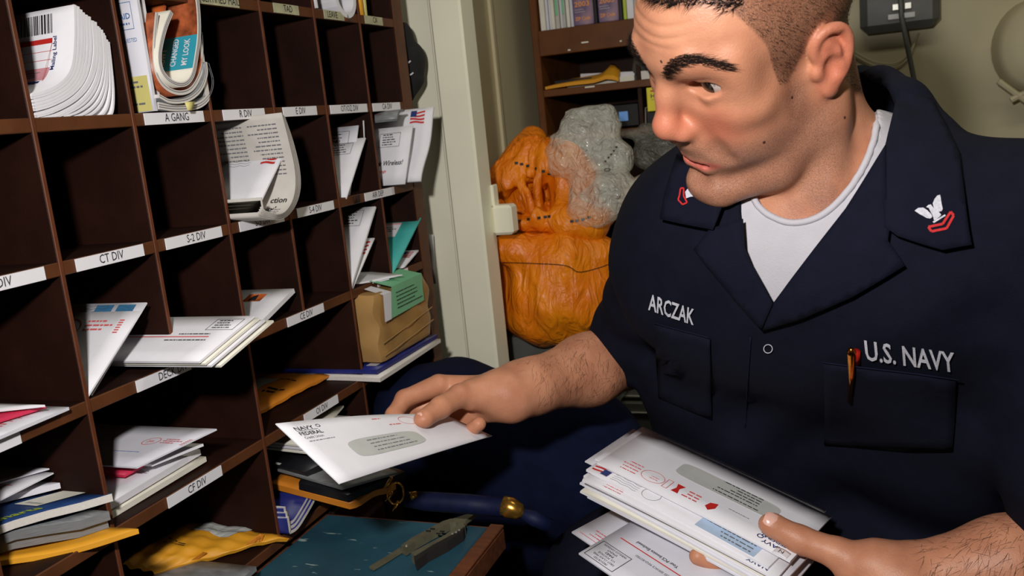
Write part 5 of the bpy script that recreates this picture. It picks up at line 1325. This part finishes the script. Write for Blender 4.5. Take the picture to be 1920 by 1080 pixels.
M['navy2'] = mat('navy_cotton_collar', (16, 18, 33), .85, .12, 60, .35, 900, spec=.12)
M['seam'] = mat('navy_thread', (20, 23, 40), .9, .1, 200, spec=.1)
cover = meshobj('coverall', P2_, F2_, [M['navy']], person)
ts = Ops(); torso(ts, .0055); nb_ = N0-fB*.016-uB*.02; ts.rc(nb_, nb_*.62+H(0, -.030, -.02)*.38, .0605, .0575, .02); tc_ = cutter(TN, .05)
def tpost(d, p): return tc_(d + .0007*np.sin(120*(p[:, 0]*.8+p[:, 2]*.3)), p)
P3_, F3_ = surfnet(ts, .0032, (.56, .76, 1.08), (.80, 1.02, 1.38), tpost)
P3_ = relax(P3_, F3_, 1, .4)
def largest(Pp, Ff):
    lab = np.arange(len(Pp))
    while True:
        mn = lab[Ff].min(1); new = lab.copy(); np.minimum.at(new, Ff.ravel(), np.repeat(mn, 4)); new = new[new]
        if (new == lab).all(): break
        lab = new
    k = np.bincount(lab[Ff[:, 0]]).argmax(); Ff = Ff[lab[Ff[:, 0]] == k]; u, inv = np.unique(Ff, return_inverse=True); return Pp[u], inv.reshape(-1, 4)
P3_, F3_ = largest(P3_, F3_)
M['tee'] = mat('white_cotton_jersey', (182, 179, 186), .85, .03, 60, .2, 700, spec=.2)
tee = meshobj('undershirt', P3_, F3_, [M['tee']], person)
def bvh(*pf):
    V = []; Fl = []; n = 0
    for p, f in pf: V += [Vector(q) for q in p]; Fl += [[int(i)+n for i in q] for q in f]; n += len(p)
    return BVHTree.FromPolygons(V, Fl)
cov_bvh = (co, folds); tee_bvh = bvh((P3_, F3_))
def hit(b, px, py, dflt=.85):
    if isinstance(b, tuple):
        p, n, ok = march(b[0], px, py, b[1]); return (p[0], n[0]) if ok[0] else (None, None)
    r = Vector(ray(px, py)).normalized(); h = b.ray_cast(Vector(C0), r)
    if h[0] is None: return None, None
    n = np.array(h[1])
    if n@np.array(r) > 0: n = -n
    return np.array(h[0]), n
def conform(name, pts2, faces, b, off, m, parent, thick=0., lift=None):
    pts2 = np.asarray(pts2, float); out = []
    if isinstance(b, tuple):
        P_, N_, K_ = march(b[0], pts2[:, 0], pts2[:, 1], b[1]); res = [(P_[i], N_[i]) if K_[i] else (None, None) for i in range(len(pts2))]
    else: res = [hit(b, *q) for q in pts2]
    ok = [i for i, r in enumerate(res) if r[0] is not None]
    if not ok: return None
    for i, r in enumerate(res):
        if r[0] is None:
            j = ok[int(np.argmin(((pts2[ok]-pts2[i])**2).sum(1)))]; p = W(*pts2[i], float(pix(res[j][0])[2])); n = res[j][1]
        else: p, n = r
        l = lift(pts2[i]) if lift else 0
        out.append(p+n*(off+l))
    o = obj(name, out, faces, m, parent, smooth=thick > 0)
    if thick:
        md = o.modifiers.new('thickness', 'SOLIDIFY'); md.thickness = thick; md.offset = 0
    return o
def patch(name, poly, b, off, m, parent, thick=.003, step=12, lift=None):
    poly = np.asarray(poly, float); dense = []
    for i in range(len(poly)):
        a, c = poly[i], poly[(i+1) % len(poly)]; n = max(1, int(np.linalg.norm(c-a)/step)); dense += [a+(c-a)*k/n for k in range(n)]
    lo, hi = poly.min(0), poly.max(0); g = np.stack(np.meshgrid(np.arange(lo[0], hi[0], step), np.arange(lo[1], hi[1], step)), -1).reshape(-1, 2)
    g = g[dpoly(poly, g) < -step*.45]; allp = np.concatenate([np.array(dense), g]); nd = len(dense)
    r = delaunay_2d_cdt([Vector(q) for q in allp], [], [list(range(nd))], 1, 1e-4)
    v2 = np.array([tuple(q) for q in r[0]])
    def relax_depth(o): return o
    o = conform(name, v2, r[2], b, off, m, parent, thick, lift)
    return o
lapR = patch('lapel', [(1456, 560), (1586, 394), (1655, 285), (1668, 428), (1664, 452), (1694, 494), (1600, 548), (1500, 590), (1432, 612)], cov_bvh, .006, M['navy2'], person, lift=lambda q: .004*min(1, max(0, (q[0]-1450)/200)))
colR = patch('collar', [(1655, 287), (1672, 210), (1690, 178), (1740, 200), (1790, 300), (1815, 462), (1760, 470), (1680, 444), (1658, 428)], cov_bvh, .008, M['navy2'], person, lift=lambda q: .005*min(1, max(0, (q[1]-330)/130)))
lapL = patch('lapel', [(1399, 412), (1401, 462), (1412, 489), (1455, 562), (1432, 606), (1390, 560), (1330, 490), (1312, 466), (1340, 430)], cov_bvh, .006, M['navy2'], person, lift=lambda q: .003)
colL = patch('collar', [(1284, 306), (1330, 335), (1370, 380), (1350, 432), (1254, 412), (1262, 372)], cov_bvh, .008, M['navy2'], person, lift=lambda q: .005)
pkL = patch('breast_pocket', [(1545, 676), (1700, 694), (1790, 706), (1785, 840), (1700, 840), (1548, 830)], cov_bvh, .0036, M['navy'], person, .002, 16)
pkR = patch('breast_pocket', [(1231, 604), (1334, 632), (1336, 782), (1240, 745)], cov_bvh, .0036, M['navy'], person, .002, 16)
def seam(name, pts, w=.0006, off=.0016, b=None, m=None):
    q = spline(np.array(pts, float), 8); o = []
    for a in q:
        p, n = hit(b or cov_bvh, *a)
        if p is not None: o.append(p+n*off)
    return MB().tube(o, w, 5).build(name, m or M['seam'], person, smooth=True)
seam('placket_seam', [(1408, 630), (1402, 720), (1398, 800)], .0009)
seam('pocket_seam', [(1545, 672), (1700, 690), (1800, 704)], .0007, .0055); seam('pocket_seam', [(1231, 600), (1334, 628)], .0007, .0055)
tb = []
for a in spline(np.array(TN[:10], float)+[0, 4], 6):
    p, n = hit(tee_bvh, *a)
    if p is not None: tb.append(p+n*.0004)
MB().tube(tb, .0032, 8).build('neckband', M['tee'], person, smooth=True)
# white embroidery, rank badges, snap and pen
def colbvh(o):
    oo = np.array(o['_o']); return bvh((np.array([tuple(v.co) for v in o.data.vertices])+oo, [list(p.vertices) for p in o.data.polygons]))
def pxtext(name, s, org, u, v, m, b, off=.0048):
    t, f = text2d(s, True); w = t[:, 0].max(); q = np.asarray(org)+np.outer(t[:, 0]/w, u)+np.outer(t[:, 1]/.72, v)
    return conform(name, q, f, b, off, m, person)
M['thread'] = mat('silver_embroidery', (196, 196, 206), .6, .15, 500, .3, 900); M['redthread'] = mat('red_embroidery', (190, 26, 30), .7, .15, 300, .3, 900)
pxtext('chest_lettering', 'U.S. NAVY', (1624, 670), (166, 23), (-3, -37), M['thread'], cov_bvh, .003)
pxtext('chest_lettering', 'ARCZAK', (1219, 578), (84, 28), (2, -30), M['thread'], cov_bvh, .003)
cb = colbvh(colR); cl = colbvh(colL)
def pxpoly(name, polys, sc, o, m, b, off, parent):
    vs, fs, n = [], [], 0
    for p in polys:
        p = np.array(p, float)/sc+o; vs.append(p); fs.append(list(range(n, n+len(p)))); n += len(p)
    return conform(name, np.concatenate(vs), fs, b, off, m, parent)
def pxstroke(name, path, w, sc, o, m, b, off, parent, closed=True):
    q = np.array(path, float)
    if closed: q = np.vstack([q, q[:1]])
    p = P2()
    for i in range(len(q)-1): p.stroke(q[[i, i+1]]+np.array([0, 0]), w)
    v = np.concatenate(p.v)/sc+o; return conform(name, v, p.f, b, off, m, parent)
eo = (1660, 340); es = 7.715
eg = pxpoly('eagle_badge', [[(415, 435), (470, 395), (540, 390), (600, 430), (650, 480), (670, 520), (640, 545), (590, 540), (540, 510), (480, 480)],
  [(690, 400), (675, 330), (700, 270), (740, 220), (780, 208), (790, 260), (800, 330), (818, 410), (800, 440), (760, 450), (720, 430)],
  [(580, 385), (610, 355), (650, 345), (668, 375), (690, 400), (720, 420), (760, 450), (795, 490), (780, 510), (720, 560), (690, 570), (680, 520), (650, 460), (630, 420), (620, 395)],
  [(670, 590), (850, 485), (858, 505), (690, 610)]], es, eo, M['thread'], cb, .0028, colR)
pxstroke('red_chevron', [(610, 665), (815, 622), (930, 450), (975, 500), (872, 685), (655, 730)], 36, es, eo, M['redthread'], cb, .0028, colR)
pxpoly('eagle_badge', [[(415, 180), (510, 120), (560, 180), (580, 240), (550, 300), (440, 310), (380, 330), (365, 240)]], 7.7125, (1240, 330), M['thread'], cl, .0028, colL)
pxstroke('red_chevron', [(300, 190), (345, 185), (345, 300), (395, 390), (330, 420), (265, 350), (285, 290)], 22, 7.7125, (1240, 330), M['redthread'], cl, .0028, colL)
sn = P2().ring(1441, 650, 8, 8, 1.6, n=24); conform('snap_ring', np.concatenate(sn.v), sn.f, cov_bvh, .003, M['thread'], person)
pts = []
for q in ((1599, 652), (1597, 690), (1593, 739)):
    p, n = hit(cov_bvh, *q); pts.append(p+n*.008)
pen = thing('pen', pts[2], 'gold ballpoint pen clipped on the breast pocket', 'pen')
MB().tube([pts[0]+(pts[0]-pts[1])*.25, pts[0]+(pts[0]-pts[1])*.12, pts[0], pts[1], pts[2]], [.0014, .0036, .0040, .0030, .0020], 10).build('clip', M['brassy'], pen, smooth=True)
MB().tube([pts[0]+np.array([.004, .004, .001]), pts[0]*.5+pts[1]*.5+np.array([.004, .006, 0])], .0038, 10).build('barrel', mat('red_pen_barrel', (150, 26, 16), .3, .1), pen, smooth=True)
for nm, a_, yy in (('boot', .38, 1.12), ('boot', .86, .95)):
    ob = Ops().rc((a_, yy, .14), (a_, yy-.01, .05), .05, .05, .03).rc((a_, yy+.03, .042), (a_-.03, yy-.15, .038), .042, .036, .03)
    p_, f_ = surfnet(ob, .006, (a_-.12, yy-.25, 0), (a_+.12, yy+.12, .22)); meshobj(nm, p_, f_, [M['blackmag']], person)

M['mole'] = mat('mole', (84, 48, 38), .6, .1)
pm, nm_, ok_ = march(bo, [1240, 1484, 1432, 1583], [115, 182, 266, 220])
for a, b, k in zip(pm, nm_, ok_):
    if k:
        u_ = nrm(np.cross(b, (0, .1, 1))); v_ = np.cross(b, u_); n = 10; v = [a+b*.0009]+[a+b*.0003+.0013*(u_*math.cos(t)+v_*math.sin(t)) for t in np.linspace(0, 2*math.pi, n, endpoint=False)]
        obj('mole', v, [(0, 1+i, 1+(i+1) % n) for i in range(n)], M['mole'], person, smooth=True)

# ------------------------------------------------------------------ mail in his hands
c = [W(637, 907, .862), W(923, 817, 1.090), W(834, 777, 1.072), W(517, 794, .868)]
s = Sheet('envelope', c, .0012, M['paper'], 'white window envelope pinched in the right hand, held out to the shelf', 'envelope', nu=14, nv=8, w=.241, h=.105,
          bulge=lambda u, v: .006*np.sin(np.pi*u)*(.3+.7*v))
wn = P2(); th_ = np.linspace(0, 2*np.pi, 40)
wn.poly([(.098+.050*np.sign(np.cos(t))*abs(np.cos(t))**.45, .043+.017*np.sign(np.sin(t))*abs(np.sin(t))**.45) for t in th_]); s.print('address_window', wn, M['window'], .0006)
address(s, .075, .053, .06, 4, .0068, .0018, 12)
s.print('sender_logo', P2().text('NAVY', .012, .0895, .0058, width=.022, bold=True).rect(.012, .088, .037, .0886).text('FEDERAL', .012, .0805, .0058, width=.027, bold=True).text('Credit Union', .013, .074, .0042, width=.022).ring(.0405, .0935, .0022, .0022, .0008), M['ink'])
address(s, .014, .069, .045, 1, .004, .0011, 3)
s.print('red_meter_mark', P2().ring(.160, .086, .013, .0105, .0007).dashes(.176, .094, .014, 3, .005, .0012, 3).dashes(.112, .094, .018, 1, 0, .0016, 8).dashes(.126, .078, .022, 1, 0, .0018, 9), M['inkred'])
# bundle in the left hand (text upside down to us): u runs to the far end, v towards us
RL = np.array([[-.907, -.3555, .2258], [.334, -.9338, -.1285], [.2565, -.0411, .9657]]); TL_ = np.array([.6682, .959, .8576])
def held(name, off, du, dv, rot, lb, t=.0022, w=.241, h=.105, m='paper', dn=0, cat='envelope', tilt=0):
    c_, s_ = math.cos(rot), math.sin(rot); o = TL_ + RL @ np.array([du, dv, -off])
    U = RL @ np.array([c_, s_, tilt]); V = RL @ np.array([-s_, c_, dn])
    return Sheet(name, [o, o+U*w, o+U*w+V*h, o+V*h], t, M[m], lb, cat, 'letters held in the left hand', nu=8, nv=4, w=w, h=h, bulge=lambda u, v: .0015*np.sin(np.pi*u))
s = held('envelope', 0, 0, 0, 0, 'top window envelope of the bundle held in the left hand')
# local frame: TL corner is the sender's corner
wn = P2().poly([(.105+.062*np.sign(np.cos(t))*abs(np.cos(t))**.3, .043+.0145*np.sign(np.sin(t))*abs(np.sin(t))**.35) for t in th_]); s.print('address_window', wn, M['window'], .0006)
address(s, .062, .052, .085, 1, .006, .0016, 21, 'ink'); address(s, .066, .045, .05, 4, .0052, .0016, 22, 'ink')
s.print('sender_logo', P2().text('NAVY', .012, .093, .0060, width=.024, bold=True).text('FEDERAL', .012, .084, .0060, width=.030, bold=True).ring(.040, .091, .003, .003, .0012), M['blue'])
s.print('red_meter_mark', P2().ring(.178, .083, .0145, .011, .0007).dashes(.170, .086, .016, 2, .004, .001, 3).dashes(.196, .092, .030, 4, .0062, .0016, 8).frame(.155, .074, .162, .092, .0007).dashes(.118, .088, .024, 3, .0058, .0022, 9), M['inkred'])
s.print('red_figure', P2().poly([(.140, .074), (.150, .074), (.1475, .082), (.150, .091), (.141, .091), (.1435, .082)])  , M['red'])
s.print('red_figure', P2().poly([(.098, .075), (.106, .079), (.108, .088), (.102, .093), (.097, .085)]), M['red'])
address(s, .062, .073, .030, 1, .004, .001, 30)
held('envelope', .0028, .010, -.012, .015, 'envelope with grey stamp corner under the top window envelope', t=.002)
s = held('envelope', .0055, .012, .018, -.02, 'envelope with postmark and blue address sticker in the left hand', t=.003, w=.232)
s.print('blue_address_sticker', P2().rect(.018, .070, .088, .103), mat('pale_blue_sticker', (184, 206, 232), .5, .08, 60), .0004); address(s, .024, .097, .058, 4, .0065, .002, 31, 'inkgrey')
postmark(s, .150, .092); flag_stamp(s, .206, .078, .022, .024)
s = held('envelope', .0095, .004, .024, .02, 'white metered envelope just below the one with the blue sticker', t=.0025, w=.238)
s.print('red_meter_mark', P2().dashes(.19, .098, .03, 3, .005, .0012, 40), M['inkred'])
s.print('sender_logo', P2().text('NAVY', .012, .0955, .0056, width=.024, bold=True).text('FEDERAL', .012, .087, .0056, width=.030, bold=True), M['blue'])
for i in range(8):
    s = held('envelope', .013+.0031*i, .004+random.uniform(-.010, .008), .018+random.uniform(-.005, .005), random.uniform(-.03, .025),
         ['fifth', 'sixth', 'seventh', 'eighth', 'ninth', 'tenth', 'eleventh', 'lowest'][i]+' white envelope down in the thick bundle in the left hand', t=.0024, m=['paper', 'paper2', 'paperw'][i % 3])
s = held('envelope', .0075, .035, -.004, .01, 'translucent white envelope with blue picture under the flag-stamped one, far end of bundle', t=.0015, w=.225, m='paper2')
s.print('teal_stamp', P2().rect(.200, .012, .218, .034), M['stampblue'])
s = held('sticker_label', -.0003, .004, .094, 0, 'small white label with a single letter at the bundle end', t=.0004, w=.016, h=.012, cat='label')
s.print('letter', P2().text('N', .006, .0035, .0055), M['ink'])
# two more letters hanging below the bundle
def low(name, TRp, BRp, ang_pt, dep, lb, w=.241, h=.105):
    TR, BR = W(*TRp, dep), W(*BRp, dep+.035); e = nrm(TR-BR); BR = TR-e*h; r_ = ray(*ang_pt); q = C0+r_*float(np.clip((TR-C0)@e/(r_@e), dep-.12, dep+.12)); U = q-TR; U = U-e*(U@e); U = -nrm(U)
    return Sheet(name, [BR-U*w, BR, TR, TR-U*w], .002, M['paper2'], lb, 'envelope', 'letters held in the left hand', w=w, h=h)
s = low('envelope', (1072, 997), (1150, 955), (1200, 1085), 1.05, 'metered white letter hanging just under the bundle, behind the invoice letter')
s.print('red_meter_mark', P2().dashes(.20, .092, .03, 3, .005, .0014, 44).rect(.2, .098, .234, .0988), M['inkred'])
s = low('envelope', (1085, 1037), (1160, 992), (1205, 1120), .985, 'invoice letter with PAID permit box and red line below the bundle')
p = P2().frame(.193, .070, .237, .101, .0008)
for i, t_ in enumerate(('PRESORTED', 'FIRST-CLASS MAIL', 'U.S. POSTAGE', 'PAID', 'SPRINT', 'WIRELESS DIVISION')): p.text(t_, .215-[.010, .016, .0125, .006, .0075, .017][i], .0955-.0046*i, .0030, width=[.020, .032, .025, .012, .015, .034][i], bold=t_ == 'PAID')
s.print('postage_permit', p, M['ink']); s.print('red_line', P2().rect(.10, .052, .228, .0534), M['red'])
s.print('invoice_line', P2().text('ADDRESS SERVICE REQUESTED', .135, .061, .0030, width=.06).text('Your PCS Invoice Enclosed', .150, .043, .0042, width=.06, bold=True), M['ink'])
